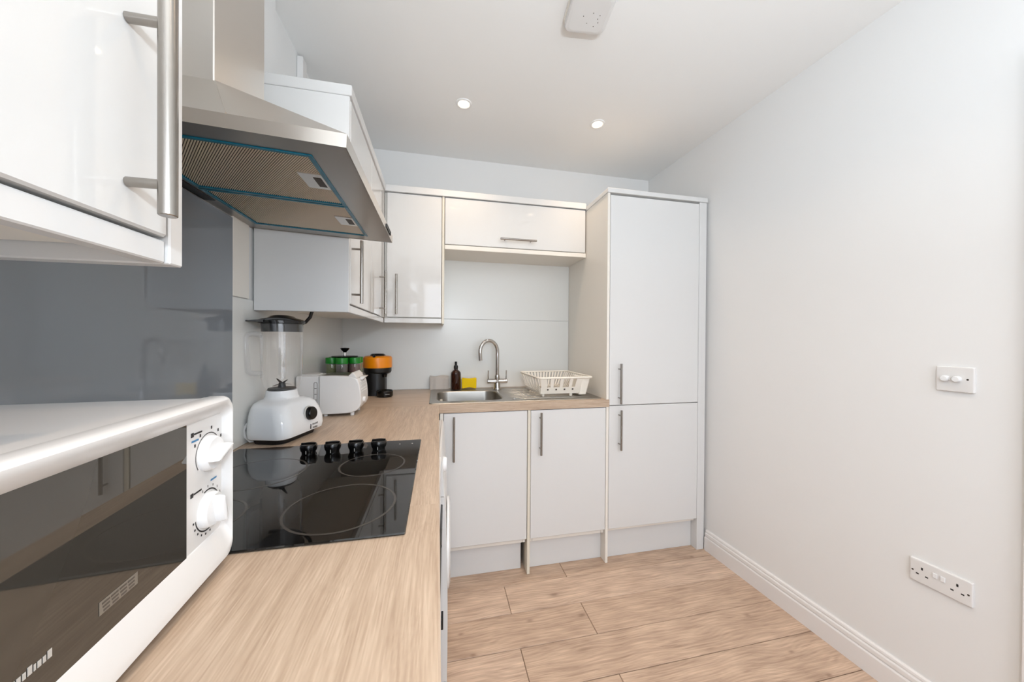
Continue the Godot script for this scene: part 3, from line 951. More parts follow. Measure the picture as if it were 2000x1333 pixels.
# ------------------------------------------------------------------ blender
func build_blender() -> void:
	var t := thing("blender", "white jug blender with clear plastic jug and black lid beside the hob", "blender", Vector3(0.094, HW, 1.032), deg_to_rad(-16.0))
	var s := sh()
	s.loft([rrect(0, 0, 0.052, 0.086, 0.03, 0.0), rrect(0, 0, 0.055, 0.09, 0.032, 0.012), rrect(0, 0, 0.052, 0.087, 0.03, 0.022)])
	obj("foot", s, M.black_matt, t)
	# body: broad below, drawn in to a round neck; the control side leans back
	s = sh()
	var rings := []
	for k in [[0.003, 0.064, 0.099, 0.03, 0.0165], [0.005, 0.0695, 0.1035, 0.036, 0.02], [0.006, 0.0725, 0.105, 0.038, 0.036], [0.005, 0.0715, 0.1035, 0.038, 0.06], [0.0, 0.067, 0.0985, 0.038, 0.09], [-0.004, 0.062, 0.092, 0.04, 0.111], [-0.008, 0.0575, 0.083, 0.042, 0.122], [-0.012, 0.0505, 0.064, 0.044, 0.129], [-0.014, 0.0475, 0.052, 0.0465, 0.132], [-0.014, 0.0455, 0.047, 0.0452, 0.14], [-0.014, 0.0435, 0.0445, 0.0432, 0.156], [-0.014, 0.042, 0.043, 0.0418, 0.158]]:
		rings.append(rrect(k[0], 0.0, k[1], k[2], minf(k[3], k[1] - 0.0005), k[4], 8))
	s.loft(rings)
	var body := obj("motor_base", s, M.white_gloss, t, 50.0)
	# speed dial on the control side, which leans back a little
	var nrm := Vector3(1, 0.12, 0.0).normalized()
	var bas := Basis(nrm.cross(Vector3(0, 0, 1)).normalized() * -1.0, nrm, Vector3(0, 0, 1))
	obj("dial_ring", sh().lathe([Vector2(0, 0), Vector2(0.0245, 0), Vector2(0.0245, 0.003), Vector2(0.021, 0.006), Vector2(0, 0.0065)], Vector3(0.0705, 0.078, -0.012), bas, 32), M.print_grey, t)
	obj("dial", sh().lathe([Vector2(0, 0), Vector2(0.0225, 0), Vector2(0.0215, 0.012), Vector2(0.0185, 0.0155), Vector2(0, 0.0165)], Vector3(0.0735, 0.078, -0.012), bas, 32), M.black, t)
	var tm := TextMesh.new()
	tm.text = "Russell\nHobbs"
	tm.font_size = 16
	tm.pixel_size = 0.00052
	tm.depth = 0.0003
	var lt := inst("lettering", tm, M.ink, t)
	lt.position = Vector3(0.0791, 0.034, -0.034)
	lt.rotation = Vector3(0, PI / 2, 0)
	obj("lettering_mark", bx(0.078, 0.0793, 0.026, 0.041, -0.0135, -0.0105, 0.0), M.ink, t)
	# jug
	var jc := Vector3(-0.014, 0, 0.0)
	s = sh()
	var outer := []
	for k in [[0.042, 0.159], [0.05, 0.168], [0.057, 0.19], [0.0595, 0.235], [0.0605, 0.3], [0.0615, 0.375]]: outer.append(Vector2(k[0], k[1]))
	var prof := [Vector2(0, 0.159)] + outer
	s.lathe(prof, jc, Basis(), 40)
	obj("jug", s, M.jug, t, 30.0)
	for k in 4:
		var a := PI / 4 + PI / 2 * k
		var q := jc + Vector3(cos(a) * 0.0555, 0, sin(a) * 0.0555)
		obj("jug_rib", sh().rod(q + UP * 0.2, q + UP * 0.34, 0.003, 8), M.jug_thick, t)
	# handle of the jug, towards the wall and the viewer
	var hd := Vector3(-0.52, 0, 0.85)
	var top := jc + hd * 0.058
	var path := [top + UP * 0.338, top + UP * 0.343 + hd * 0.02, top + UP * 0.341 + hd * 0.036, top + UP * 0.33 + hd * 0.043, top + UP * 0.29 + hd * 0.042, top + UP * 0.25 + hd * 0.039, top + UP * 0.225 + hd * 0.036, top + UP * 0.218 + hd * 0.026, top + UP * 0.216]
	obj("jug_handle", sh().tube(path, 0.0085, 12), M.jug_thick, t)
	# blades
	s = sh()
	s.lathe([Vector2(0, 0.1605), Vector2(0.041, 0.1605), Vector2(0.039, 0.1645), Vector2(0.012, 0.166), Vector2(0.009, 0.181), Vector2(0, 0.182)], jc, Basis(), 24)
	var bl := obj("blade_seat", s, M.black_matt, t)
	for k in 4:
		var a := PI / 2 * k + 0.4
		var d := Vector3(cos(a), 0, sin(a))
		var w := Vector3(-sin(a), 0, cos(a)) * 0.006
		var up := UP * (0.014 if k % 2 == 0 else -0.006)
		var q := jc + UP * 0.178
		var bs := sh()
		bs.loft([PackedVector3Array([q + w, q + w + UP * 0.0015, q - w + UP * 0.0015, q - w]), PackedVector3Array([q + d * 0.03 + up + w * 0.3, q + d * 0.03 + up + w * 0.3 + UP * 0.001, q + d * 0.03 + up - w * 0.3 + UP * 0.001, q + d * 0.03 + up - w * 0.3])])
		obj("blade", bs, M.mesh_dark, bl)
	# lid with its grip flange and cap
	s = sh()
	s.lathe([Vector2(0, 0.35), Vector2(0.058, 0.35), Vector2(0.0585, 0.377), Vector2(0.066, 0.378), Vector2(0.0665, 0.386), Vector2(0.06, 0.392), Vector2(0.042, 0.396), Vector2(0.034, 0.402), Vector2(0.02, 0.4055), Vector2(0, 0.4065)], jc, Basis(), 36)
	var lid := obj("lid", s, M.smoke_plastic, t)
	s = sh()
	var tip := jc + hd * 0.1
	var sw := hd.cross(UP) * 0.026
	s.loft([PackedVector3Array([jc + hd * 0.05 + sw + UP * 0.38, jc + hd * 0.05 + sw + UP * 0.39, jc + hd * 0.05 - sw + UP * 0.39, jc + hd * 0.05 - sw + UP * 0.38]), PackedVector3Array([tip + sw * 0.7 + UP * 0.381, tip + sw * 0.7 + UP * 0.385, tip - sw * 0.7 + UP * 0.385, tip - sw * 0.7 + UP * 0.381])])
	obj("grip_tab", s, M.black, lid)
	obj("power_cord", sh().tube([Vector3(-0.05, 0.07, 0.075), Vector3(-0.062, 0.062, 0.085), Vector3(-0.068, 0.045, 0.088), Vector3(-0.066, 0.022, 0.086), Vector3(-0.058, 0.006, 0.078), Vector3(-0.045, 0.0045, 0.06)], 0.0035, 10), M.white_plastic, t)
	# a black cable hanging from the cabinet behind the jug
	var ct := sh()
	ct.tube([Vector3(0.146, 1.3475, 0.95), Vector3(0.145, 1.336, 0.95), Vector3(0.139, 1.315, 0.95), Vector3(0.124, 1.297, 0.949), Vector3(0.102, 1.286, 0.947), Vector3(0.07, 1.279, 0.945), Vector3(0.03, 1.277, 0.942), Vector3(0.006, 1.278, 0.94)], 0.0058, 12)
	tag(obj("cable", ct, M.black_matt), "thick black cable looping under the wall cabinet behind the blender", "cable")

# ------------------------------------------------------------------ kettle and toaster
func build_kettle_and_toaster() -> void:
	var t := thing("kettle", "white plastic kettle with oblong water gauge between blender and toaster", "kettle", Vector3(0.056, HW, 0.675))
	obj("power_base", sh().lathe([Vector2(0, 0), Vector2(0.046, 0), Vector2(0.047, 0.008), Vector2(0.045, 0.016), Vector2(0, 0.017)], Vector3.ZERO, Basis(), 32), M.white_plastic, t)
	var s := sh()
	s.loft([rrect(0, 0, 0.0445, 0.055, 0.008, 0.018), rrect(0, 0, 0.046, 0.0565, 0.009, 0.022), rrect(0, 0, 0.046, 0.0565, 0.009, 0.164), rrect(0, 0, 0.0445, 0.055, 0.009, 0.169), rrect(0, 0, 0.04, 0.05, 0.01, 0.172)])
	obj("body", s, M.white_plastic, t)
	s = sh()
	var o := rr2(0.031, 0.078, 0.0062, 0.066, 0.0058, 4)
	var path := []
	for q in o: path.append(Vector3(q.x, q.y, 0.0567))
	s.tube(path, 0.0009, 6, true)
	var g := obj("water_gauge", s, M.mesh_dark, t)
	for k in 4:
		obj("gauge_mark", bx(0.027, 0.035, 0.045 + k * 0.024, 0.047 + k * 0.024, 0.056, 0.0572, 0.0002), M.mesh_dark, g)
	obj("lid", sh().loft([rrect(0, 0, 0.035, 0.045, 0.016, 0.1705), rrect(0, 0, 0.033, 0.043, 0.016, 0.175), rrect(0, 0, 0.02, 0.028, 0.014, 0.177)]), M.white_plastic, t)
	# toaster: its long side faces the viewer, the lever end the room
	t = thing("toaster", "white two-slice toaster with lever and dial on its end", "toaster", Vector3(0.104, HW, 0.596))
	s = sh()
	var prof := []
	for p in [[0.0, 0.012], [0.0, 0.169], [0.003, 0.1725], [0.06, 0.1725], [0.115, 0.169], [0.128, 0.167], [0.14, 0.163], [0.149, 0.156], [0.156, 0.141], [0.161, 0.115], [0.164, 0.08], [0.164, 0.05], [0.158, 0.034], [0.146, 0.022], [0.13, 0.0145], [0.11, 0.011], [0.05, 0.0095], [0.006, 0.009]]:
		prof.append(Vector2(p[0], p[1]))
	pillow(s, prof, 0.0, 0.149, 0.005)
	obj("body", s, M.white_plastic, t, 45.0)
	obj("top_plate", bx(0.006, 0.112, 0.171, 0.1734, 0.012, 0.137, 0.0008), M.sink, t)
	for k in [0.034, 0.09]:
		obj("slot", bx(0.012, 0.112, 0.169, 0.1738, k, k + 0.026, 0.0008), M.mesh_dark, t)
	s = sh()
	pillow(s, [Vector2(0.106, 0.163), Vector2(0.12, 0.178), Vector2(0.127, 0.184), Vector2(0.133, 0.183), Vector2(0.141, 0.173), Vector2(0.147, 0.16)], 0.02, 0.147, 0.003)
	obj("end_ridge", s, M.white_plastic, t, 45.0)
	s = sh()
	pillow(s, [Vector2(0.145, 0.152), Vector2(0.149, 0.163), Vector2(0.176, 0.1645), Vector2(0.171, 0.158), Vector2(0.158, 0.146)], 0.055, 0.1, 0.003)
	obj("lever", s, M.white_plastic, t)
	obj("browning_dial", sh().lathe([Vector2(0, 0), Vector2(0.013, 0), Vector2(0.0125, 0.008), Vector2(0.01, 0.0105), Vector2(0, 0.011)], Vector3(0.163, 0.062, 0.1), Basis(Vector3(0, 1, 0), Vector3(1, 0, 0), Vector3(0, 0, -1)), 24), M.white_plastic, t)
	for k in 5:
		obj("end_rib", bx(0.158 - k * 0.0012, 0.1655 - k * 0.001, 0.098 + k * 0.011, 0.1005 + k * 0.011, 0.03, 0.13, 0.0006), M.white_plastic, t)
	for k in [[0.02, 0.02], [0.125, 0.02], [0.02, 0.128], [0.125, 0.128]]:
		obj("foot", sh().lathe([Vector2(0, 0), Vector2(0.008, 0), Vector2(0.009, 0.013), Vector2(0, 0.013)], Vector3(k[0], 0, k[1]), Basis(), 14), M.white_plastic, t)

# ------------------------------------------------------------------ spice carousel
func build_spice_rack() -> void:
	var c := Vector3(0.112, HW, 0.377)
	var t := thing("spice_rack", "revolving spice rack with black knob on its top plate behind the toaster", "rack", c)
	obj("base", sh().lathe([Vector2(0, 0), Vector2(0.09, 0), Vector2(0.092, 0.006), Vector2(0.09, 0.012), Vector2(0, 0.013)], Vector3.ZERO, Basis(), 36), M.black, t)
	obj("shelf", sh().lathe([Vector2(0, 0.1), Vector2(0.09, 0.1), Vector2(0.092, 0.104), Vector2(0.09, 0.108), Vector2(0, 0.108)], Vector3.ZERO, Basis(), 36), M.black, t)
	obj("post", sh().rod(Vector3(0, 0.012, 0), Vector3(0, 0.262, 0), 0.006), M.chrome, t)
	obj("top_plate", sh().lathe([Vector2(0, 0.233), Vector2(0.062, 0.233), Vector2(0.064, 0.2355), Vector2(0.062, 0.238), Vector2(0, 0.239)], Vector3.ZERO, Basis(), 36), M.black, t)
	obj("knob", sh().lathe([Vector2(0, 0.256), Vector2(0.007, 0.256), Vector2(0.009, 0.26), Vector2(0.017, 0.268), Vector2(0.0215, 0.275), Vector2(0.0215, 0.278), Vector2(0.019, 0.28), Vector2(0, 0.281)], Vector3.ZERO, Basis(), 28), M.black, t)
	var fills := [M.herb, M.spice, M.pepper, M.herb, M.pepper, M.spice]
	var words := ["dried herbs", "red-brown spice", "dark pepper"]
	for level in [1]:
		for k in 6:
			var a := deg_to_rad(28.0 + 60.0 * k)
			var y: float = 0.1084 * level
			var at := c + Vector3(cos(a) * 0.0625, y, sin(a) * 0.0625)
			var fill: Material = fills[(k + level) % 6]
			var what: String = words[[M.herb, M.spice, M.pepper].find(fill)]
			var j := thing("spice_jar", "green-lidded glass jar of %s on the revolving spice rack" % what, "jar", at, 0.0, "green-lidded spice jars")
			obj("glass", sh().lathe([Vector2(0, 0), Vector2(0.026, 0), Vector2(0.0285, 0.003), Vector2(0.0285, 0.088), Vector2(0.025, 0.094), Vector2(0.024, 0.094), Vector2(0.0276, 0.088), Vector2(0.0276, 0.0035), Vector2(0, 0.003)], Vector3.ZERO, Basis(), 22), M.glass, j)
			obj("contents", sh().lathe([Vector2(0, 0.0035), Vector2(0.0272, 0.0035), Vector2(0.0272, 0.0875), Vector2(0.012, 0.089), Vector2(0, 0.089)], Vector3.ZERO, Basis(), 22), fill, j)
			obj("paper_label", sh().lathe([Vector2(0.0286, 0.012), Vector2(0.0289, 0.012), Vector2(0.0289, 0.04), Vector2(0.0286, 0.04), Vector2(0.0286, 0.012)], Vector3.ZERO, Basis(), 22), M.red if k % 3 == 1 else M.print_grey, j)
			obj("lid", sh().lathe([Vector2(0, 0.0925), Vector2(0.0285, 0.0925), Vector2(0.029, 0.0945), Vector2(0.029, 0.12), Vector2(0.0275, 0.1225), Vector2(0, 0.123)], Vector3.ZERO, Basis(), 26), M.green, j)

# ------------------------------------------------------------------ coffee machine
func build_coffee_machine() -> void:
	var t := thing("coffee_machine", "orange-topped black capsule coffee machine on the corner of the worktop", "coffee machine", Vector3(0.24, HW, 0.165))
	obj("column", sh().loft([rrect(-0.008, 0.0, 0.058, 0.075, 0.05, 0.0005, 8), rrect(-0.008, 0.0, 0.058, 0.075, 0.05, 0.02, 8), rrect(-0.008, 0.0, 0.055, 0.072, 0.048, 0.025, 8), rrect(-0.008, 0.0, 0.055, 0.072, 0.048, 0.13, 8)]), M.black_matt, t)
	obj("head_ring", sh().lathe([Vector2(0, 0.122), Vector2(0.062, 0.122), Vector2(0.0725, 0.128), Vector2(0.0765, 0.136), Vector2(0.0765, 0.1585), Vector2(0, 0.159)], Vector3.ZERO, Basis(), 44), M.black_matt, t)
	obj("head_cover", sh().lathe([Vector2(0, 0.159), Vector2(0.0785, 0.159), Vector2(0.08, 0.162), Vector2(0.08, 0.214), Vector2(0.0775, 0.2205), Vector2(0.071, 0.2255), Vector2(0.05, 0.2285), Vector2(0, 0.23)], Vector3.ZERO, Basis(), 48), M.orange, t)
	obj("lid_plate", sh().lathe([Vector2(0, 0.228), Vector2(0.043, 0.2285), Vector2(0.04, 0.235), Vector2(0.033, 0.24), Vector2(0, 0.241)], Vector3.ZERO, Basis(), 32), M.black, t)
	var latch := sh()
	latch.box(Vector3(-0.016, 0.219, 0.052), Vector3(-0.002, 0.235, 0.0765), 0.003)
	obj("latch", latch, M.black, t)
	obj("spout", sh().lathe([Vector2(0, 0.106), Vector2(0.012, 0.106), Vector2(0.016, 0.123), Vector2(0, 0.124)], Vector3(0.045, 0, 0.05), Basis(), 20), M.black, t)
	var tr := obj("drip_tray", sh().lathe([Vector2(0, 0.0005), Vector2(0.039, 0.0005), Vector2(0.0435, 0.006), Vector2(0.0445, 0.033), Vector2(0.042, 0.036), Vector2(0.038, 0.033), Vector2(0.036, 0.031), Vector2(0, 0.031)], Vector3(0.054, 0, 0.099), Basis(), 36), M.black, t)
	var tm := TextMesh.new()
	tm.text = "nespresso"
	tm.font_size = 16
	tm.pixel_size = 0.00032
	tm.depth = 0.0003
	var lt := inst("lettering", tm, M.print_grey, tr)
	lt.position = Vector3(0.0735, 0.019, 0.1395)
	lt.rotation.y = deg_to_rad(26.0)

# ------------------------------------------------------------------ dish rack
func build_dish_rack() -> void:
	var t := thing("dish_rack", "white plastic dish-drying basket on the sink drainer", "dish rack", Vector3(1.262, HW + 0.0042, 0.315), deg_to_rad(2.0))
	var y0 := 0.019
	var y1 := 0.112
	var tx := 0.163
	var tz := 0.188
	var bxh := 0.118
	var bzh := 0.152
	var m: Material = M.cream_plastic
	# rolled rim
	var path := []
	for p in rrect(0.022, 0, tx, tz, 0.022, y1, 6): path.append(p)
	obj("rim", sh().tube(path, 0.0055, 10, true), m, t)
	var s := sh()
	s.loft([rrect(0, 0, bxh, bzh, 0.015, y0), rrect(0, 0, bxh + 0.001, bzh + 0.001, 0.015, y0 + 0.012), rrect(0, 0, bxh - 0.0025, bzh - 0.0025, 0.013, y0 + 0.012), rrect(0, 0, bxh - 0.0025, bzh - 0.0025, 0.013, y0), rrect(0, 0, bxh, bzh, 0.015, y0)], false, false)
	obj("bottom_band", s, m, t)
	for k in 11:
		var x := -0.105 + 0.021 * k
		obj("floor_bar", bx(x - 0.003, x + 0.003, y0, y0 + 0.005, -bzh + 0.003, bzh - 0.003, 0.001), m, t)
	# left, right and far sides: upright slats leaning out to the rim
	var slat := func(a: Vector3, b: Vector3, w: Vector3, called: String) -> void:
		var th := 0.0014
		var n := (b - a).cross(w).normalized() * th
		var q := sh()
		q.loft([PackedVector3Array([a - w - n, a + w - n, a + w + n, a - w + n]), PackedVector3Array([b - w - n, b + w - n, b + w + n, b - w + n])])
		obj(called, q, m, t)
	for k in 13:
		var f := -1.0 + 2.0 * k / 12.0
		slat.call(Vector3(-bxh, y0 + 0.008, f * (bzh - 0.012)), Vector3(0.022 - tx + 0.002, y1, f * (tz - 0.02)), Vector3(0, 0, 0.0042), "side_slat")
		slat.call(Vector3(bxh, y0 + 0.008, f * (bzh - 0.012)), Vector3(0.022 + tx - 0.002 if absf(f) > 2.0 else 0.165, y1, f * (tz - 0.02)), Vector3(0, 0, 0.0042), "side_slat")
	for k in 14:
		var f := -1.0 + 2.0 * k / 13.0
		slat.call(Vector3(f * (bxh - 0.012), y0 + 0.008, -bzh), Vector3(0.012 + f * (tx - 0.024), y1, -tz + 0.002), Vector3(0.0042, 0, 0), "side_slat")
	# near side: a plain band below, broad uprights and openings above
	s = sh()
	s.loft([PackedVector3Array([Vector3(-bxh, y0, bzh - 0.0015), Vector3(bxh, y0, bzh - 0.0015), Vector3(bxh, y0, bzh + 0.0015), Vector3(-bxh, y0, bzh + 0.0015)]), PackedVector3Array([Vector3(-bxh - 0.004, y0 + 0.038, bzh + 0.0125), Vector3(bxh + 0.004, y0 + 0.038, bzh + 0.0125), Vector3(bxh + 0.004, y0 + 0.038, bzh + 0.0155), Vector3(-bxh - 0.004, y0 + 0.038, bzh + 0.0155)])])
	obj("front_band", s, m, t)
	for k in 5:
		var f := -1.0 + 0.5 * k
		var wd := 0.0175 if k == 0 or k == 4 else 0.0095
		slat.call(Vector3(f * (bxh - wd), y0 + 0.036, bzh + 0.0135), Vector3(f * (bxh - wd) * 1.08, y1, tz - 0.002), Vector3(wd, 0, 0), "front_upright")
	for k in 4:
		var x := -0.078 + 0.05 * k
		obj("front_slot", bx(x - 0.0045, x + 0.0045, y0 + 0.021, y0 + 0.029, bzh + 0.0085, bzh + 0.0132, 0.0005), M.mesh_dark, t)
	# cutlery cup at the room end
	s = sh()
	s.loft([rrect(0.136, 0.1, 0.024, 0.062, 0.012, 0.012), rrect(0.152, 0.1, 0.03, 0.072, 0.012, y1 - 0.002), rrect(0.152, 0.1, 0.0275, 0.0695, 0.011, y1 - 0.002), rrect(0.136, 0.1, 0.0215, 0.0595, 0.011, 0.0155)], true, true)
	obj("cutlery_cup", s, m, t)
	for k in [[-0.095, -0.13], [0.095, -0.13], [-0.095, 0.13], [0.07, 0.14]]:
		obj("foot", sh().lathe([Vector2(0, 0.0025), Vector2(0.008, 0.0025), Vector2(0.01, y0), Vector2(0, y0)], Vector3(k[0], 0, k[1]), Basis(), 12), m, t)

# ------------------------------------------------------------------ things behind the sink
func build_sink_side() -> void:
	var t := thing("soap_bottle", "amber glass soap bottle with black pump top behind the sink", "bottle", Vector3(0.701, HW + 0.0045, 0.076))
	obj("bottle", sh().lathe([Vector2(0, 0), Vector2(0.029, 0), Vector2(0.032, 0.004), Vector2(0.032, 0.1), Vector2(0.0295, 0.111), Vector2(0.02, 0.121), Vector2(0.0125, 0.126), Vector2(0.0115, 0.134), Vector2(0, 0.134)], Vector3.ZERO, Basis(), 32), M.amber, t)
	obj("pump", sh().lathe([Vector2(0, 0.132), Vector2(0.0125, 0.132), Vector2(0.0135, 0.135), Vector2(0.0135, 0.15), Vector2(0.011, 0.154), Vector2(0.008, 0.156), Vector2(0.008, 0.177), Vector2(0.007, 0.179), Vector2(0, 0.179)], Vector3.ZERO, Basis(), 24), M.black_matt, t)
	# sponge: waisted block standing on its long edge
	t = thing("sponge", "bright yellow waisted washing-up sponge standing by the soap bottle", "sponge", Vector3(0.787, HW + 0.0045, 0.066), deg_to_rad(-4.0))
	var s := sh()
	var o := []
	for k in 13:
		var f := -1.0 + 2.0 * k / 12.0
		o.append(Vector2(f * 0.047, 0.002 + 0.008 * cos(f * PI / 2) ** 2 + (0.002 if absf(f) > 0.99 else 0.0)))
	for k in 13:
		var f := 1.0 - 2.0 * k / 12.0
		o.append(Vector2(f * 0.048, 0.072 - 0.005 * cos(f * PI / 2) ** 2 - (0.004 if absf(f) > 0.99 else 0.0)))
	pillow(s, o, -0.016, 0.016, 0.004)
	obj("foam", s, M.sponge, t, 50.0)
	# folded cloth hung over itself
	t = thing("dish_cloth", "folded pale grey dish cloth standing beside the soap bottle", "cloth", Vector3(0.597, HW + 0.0005, 0.034))
	var rng := RandomNumberGenerator.new()
	rng.seed = 3
	for k in 3:
		s = sh()
		var rings := []
		for i in 15:
			var x := -0.0605 + 0.121 * i / 14.0
			var w := 0.0022 * sin(x * 90.0 + k * 1.9) + 0.0012 * sin(x * 210.0)
			var z0 := -0.015 + 0.0125 * k + w
			var h := 0.088 - 0.004 * k + 0.003 * sin(x * 60.0 + k)
			var ring := PackedVector3Array()
			for q in [[-0.0055, 0.0], [0.0055, 0.0], [0.006, h * 0.5], [0.0055, h - 0.006], [0.003, h - 0.001], [0.0, h], [-0.003, h - 0.001], [-0.0055, h - 0.006], [-0.006, h * 0.5]]:
				ring.append(Vector3(x, q[1], z0 + q[0]))
			rings.append(ring)
		s.loft(rings)
		obj("fold", s, M.cloth, t, 60.0)

# ------------------------------------------------------------------ appliances under the worktop
func build_appliances() -> void:
	var t := thing("washing_machine", "white washing machine under the worktop beside the sink cabinet", "washing machine", Vector3(0.637, 0.0, 0.61), deg_to_rad(-1.5))
	# local: x out of the front, z towards the viewer
	obj("body", bx(-0.5, -0.0305, 0.02, 0.846, 0.0, 0.545, 0.004), M.white_plastic, t)
	var face := Transform3D(Basis(Vector3(1, 0, 0), Vector3(0, 1, 0), Vector3(0, 0, 1)), Vector3(0, 0, 0.002))
	obj("kick_panel", sh().prism([Vector2(-0.03, 0.022), Vector2(-0.002, 0.022), Vector2(0.0, 0.03), Vector2(0.0005, 0.097), Vector2(-0.03, 0.097)], face, 0.541), M.white_plastic, t)
	obj("front_panel", sh().prism([Vector2(-0.03, 0.1), Vector2(0.0, 0.1), Vector2(0.0015, 0.2), Vector2(0.0015, 0.32), Vector2(-0.001, 0.45), Vector2(-0.005, 0.58), Vector2(-0.0115, 0.715), Vector2(-0.03, 0.715)], face, 0.541), M.white_plastic, t)
	obj("control_panel", sh().prism([Vector2(-0.03, 0.718), Vector2(-0.012, 0.718), Vector2(-0.019, 0.83), Vector2(-0.023, 0.845), Vector2(-0.03, 0.846)], face, 0.541), M.white_plastic, t)
	var turn := Basis(Vector3(0, 1, 0), Vector3(1, 0, 0), Vector3(0, 0, -1))
	obj("programme_dial", sh().lathe([Vector2(0, 0), Vector2(0.027, 0), Vector2(0.025, 0.01), Vector2(0.022, 0.013), Vector2(0, 0.014)], Vector3(-0.017, 0.785, 0.43), turn, 28), M.white_gloss, t)
	var d := obj("door_ring", sh().lathe([Vector2(0.12, -0.001), Vector2(0.165, -0.001), Vector2(0.165, 0.006), Vector2(0.15, 0.012), Vector2(0.125, 0.009), Vector2(0.12, -0.001)], Vector3(-0.001, 0.42, 0.28), turn, 44), M.white_gloss, t)
	obj("door_glass", sh().lathe([Vector2(0, -0.001), Vector2(0.12, -0.001), Vector2(0.12, 0.004), Vector2(0, 0.008)], Vector3(-0.001, 0.42, 0.28), turn, 44), M.hob, d)
	for k in [[0.16, 0.07], [0.06, 0.05]]:
		obj("screw_cover", sh().lathe([Vector2(0, 0), Vector2(0.006, 0), Vector2(0.005, 0.0022), Vector2(0, 0.0024)], Vector3(-0.001, k[0], k[1]), turn, 14), M.black, t)
	for k in [[-0.45, 0.05], [-0.45, 0.49], [-0.06, 0.05], [-0.06, 0.49]]:
		obj("foot", sh().lathe([Vector2(0, 0), Vector2(0.018, 0), Vector2(0.018, 0.022), Vector2(0, 0.022)], Vector3(k[0], 0, k[1]), Basis(), 14), M.black_matt, t)
	# oven below the hob
	t = thing("oven", "built-in oven with black glass door under the hob", "oven", Vector3(0.606, 0.0, 1.198), deg_to_rad(-1.35))
	obj("body", bx(-0.5, -0.02, 0.1, 0.8, 0.006, 0.495, 0.003), M.carcass, t)
	obj("control_fascia", bx(-0.02, -0.006, 0.72, 0.866, 0.0, 0.505, 0.002), M.satin, t)
	obj("door_glass", bx(-0.02, 0.0, 0.378, 0.715, 0.0, 0.505, 0.002), M.hob, t)
	var s := sh()
	s.box(Vector3(-0.001, 0.337, 0.0), Vector3(0.0035, 0.374, 0.03), 0.001)
	obj("hinge_cap", s, M.black, t)
	obj("lower_panel", bx(-0.02, -0.001, 0.14, 0.335, 0.0, 0.505, 0.002), M.satin, t)
	obj("plinth", bx(-0.1, -0.08, 0.0, 0.135, 0.0, 0.505, 0.002), M.satin, t)

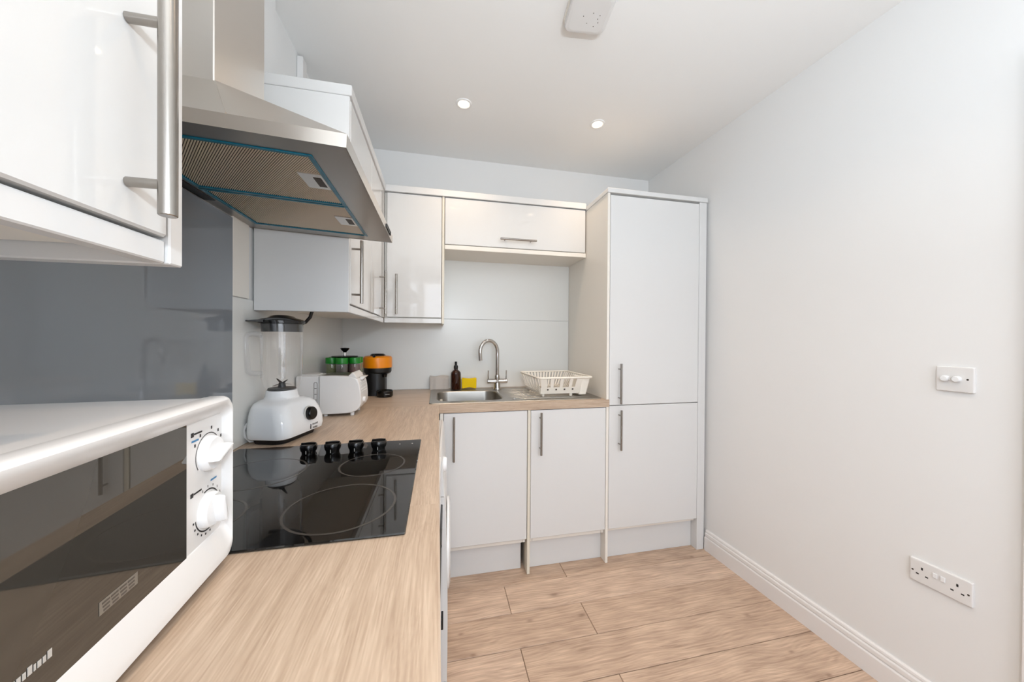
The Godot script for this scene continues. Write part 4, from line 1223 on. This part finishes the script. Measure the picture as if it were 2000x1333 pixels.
# ------------------------------------------------------------------ switches, sockets, alarm, trunking, flash
func build_electrics() -> void:
	var dir := Vector3(WA, 0, 1).normalized()
	var inn := Vector3(-dir.z, 0, dir.x)
	# local axes of wall plates: x = along the wall towards the viewer, y up, z out of the wall
	var plate := func(called: String, label: String, category: String, y: float, z: float) -> Node3D:
		var o := thing(called, label, category)
		o.transform = Transform3D(Basis(dir, UP, dir.cross(UP)), Vector3(wall_x(z), y, z))
		return o
	var t: Node3D = plate.call("dimmer_switch", "white double dimmer switch on the right wall above the socket", "switch", 1.1235, 1.546)
	var pl := func(w: float, h: float, parent: Node) -> void:
		var s := sh()
		var rings := []
		for k in [[0.0, 0.0], [0.0, 0.006], [0.0015, 0.0085], [0.004, 0.0095]]:
			var ring := PackedVector3Array()
			for q in rr2(0, 0, w - k[0], h - k[0], 0.003, 3): ring.append(Vector3(q.x, q.y, k[1]))
			rings.append(ring)
		s.loft(rings)
		obj("face_plate", s, M.white_plastic, parent, 30.0)
	pl.call(0.0402, 0.0395, t)
	var turn := Basis(Vector3(1, 0, 0), Vector3(0, 0, 1), Vector3(0, -1, 0))
	for x in [-0.0185, 0.0065]:
		obj("dimmer_knob", sh().lathe([Vector2(0, 0), Vector2(0.0098, 0), Vector2(0.0095, 0.009), Vector2(0.0075, 0.012), Vector2(0, 0.0125)], Vector3(x, 0.0015, 0.0094), turn, 26), M.white_gloss, t)
	obj("screw", sh().lathe([Vector2(0, 0), Vector2(0.0026, 0), Vector2(0.0026, 0.0006), Vector2(0, 0.0006)], Vector3(0.0275, 0.0015, 0.0095), turn, 12), M.mesh_dark, t)
	t = plate.call("double_socket", "white double plug socket low on the right wall", "socket", 0.468, 1.5195)
	pl.call(0.0695, 0.038, t)
	for c in [-0.039, 0.039]:
		for q in [[0.0, 0.012, 0.0022, 0.0042], [-0.011, -0.009, 0.0034, 0.0021], [0.011, -0.009, 0.0034, 0.0021]]:
			obj("pin_hole", bx(c + q[0] - q[2], c + q[0] + q[2], q[1] - q[3], q[1] + q[3], 0.0085, 0.0098, 0.0), M.dark_gap, t)
		obj("screw", sh().lathe([Vector2(0, 0), Vector2(0.0028, 0), Vector2(0.0028, 0.0006), Vector2(0, 0.0006)], Vector3(c + signf(c) * 0.0225, -0.002, 0.0093), turn, 12), M.mesh_dark, t)
	for x in [-0.0085, 0.0085]:
		obj("rocker", sh().box(Vector3(x - 0.0055, 0.002, 0.0093), Vector3(x + 0.0055, 0.018, 0.0125), 0.0012), M.white_gloss, t)
	# heat alarm on the ceiling
	t = thing("smoke_alarm", "white rounded-square smoke alarm on the ceiling", "alarm", Vector3(1.115, H, 1.152), deg_to_rad(-6.0))
	var s := sh()
	var bulged := func(h: float, y: float) -> PackedVector3Array:
		var ring := PackedVector3Array()
		for p in rrect(0, 0, h, h, h * 0.3, y, 6):
			var k: float = 1.0 + 0.06 * (1.0 - minf(absf(p.x), absf(p.z)) / h)
			ring.append(Vector3(p.x * k, y, p.z * k))
		return ring
	s.loft([bulged.call(0.079, 0.001), bulged.call(0.079, -0.009), bulged.call(0.0755, -0.012)])
	obj("base_plate", s, M.carcass, t)
	s = sh()
	s.loft([bulged.call(0.0755, -0.011), bulged.call(0.0755, -0.027), bulged.call(0.0725, -0.032), bulged.call(0.063, -0.0345), bulged.call(0.061, -0.034)])
	obj("cover", s, M.white_plastic, t, 30.0)
	for q in [[0.034, -0.01], [0.038, 0.004], [0.04, -0.024], [-0.02, -0.005], [0.0, -0.03], [0.012, 0.01], [0.028, -0.04]]:
		obj("vent_hole", sh().lathe([Vector2(0, -0.0338), Vector2(0.0015, -0.0338), Vector2(0.0015, -0.0347), Vector2(0, -0.0347)], Vector3(q[0], 0, q[1]), Basis(), 10), M.mesh_dark, t)
	# cable trunking above the wall cabinets
	tag(obj("cable_trunking", bx(0.0005, 0.024, 2.0995, H - 0.012, 0.655, 0.7, 0.002), M.white_plastic), "short white upright cable trunking above the wall cabinet", "trunking")
	s = sh()
	var path := []
	for i in 13:
		var a := PI * i / 12.0
		path.append(Vector3(0.012, 2.36 + 0.03 * sin(a), 0.585 + 0.02 * cos(a)))
	path.push_front(Vector3(0.012, 2.1005, 0.605))
	path.append(Vector3(0.012, 2.1005, 0.565))
	s.tube(path, 0.005, 10)
	tag(obj("cable_loop", s, M.white_plastic), "white cable looping up beside the trunking above the wall cabinet", "cable")
	# the photographer's flash head, behind the viewpoint
	t = thing("flash_or_fill_head", "small black flash head on a stand aimed at the cabinets", "flash", Vector3(0.74, 1.55, 2.62), deg_to_rad(-20.0))
	obj("housing", bx(-0.04, 0.04, -0.03, 0.03, 0.0, 0.07, 0.005), M.black_matt, t)
	var fm: StandardMaterial3D = M.lamp.duplicate()
	fm.emission = Color(0.93, 0.97, 1.0)
	fm.emission_energy_multiplier = 6.0
	obj("lamp_window", bx(-0.035, 0.035, -0.025, 0.025, -0.004, -0.0005, 0.001), fm, t)
	obj("stand_pole", sh().rod(Vector3(0.08, -1.55, 0.03), Vector3(0.08, 0.01, 0.03), 0.012), M.black_matt, t)
	obj("bracket", bx(0.035, 0.075, -0.01, 0.01, 0.02, 0.04, 0.002), M.black_matt, t)
	t = thing("flash_or_fill_head", "added square black fill lamp on a stand aimed up at the ceiling", "flash", Vector3(1.0, 1.5, 2.8))  # added body for the ceiling fill lamp, out of view
	obj("housing", bx(-0.085, 0.085, -0.11, -0.012, -0.085, 0.085, 0.006), M.black_matt, t)
	obj("lamp_window", bx(-0.078, 0.078, -0.0118, -0.008, -0.078, 0.078, 0.001), fm, t)
	obj("stand_pole", sh().rod(Vector3(0, -1.5, 0), Vector3(0, -0.1105, 0), 0.012), M.black_matt, t)
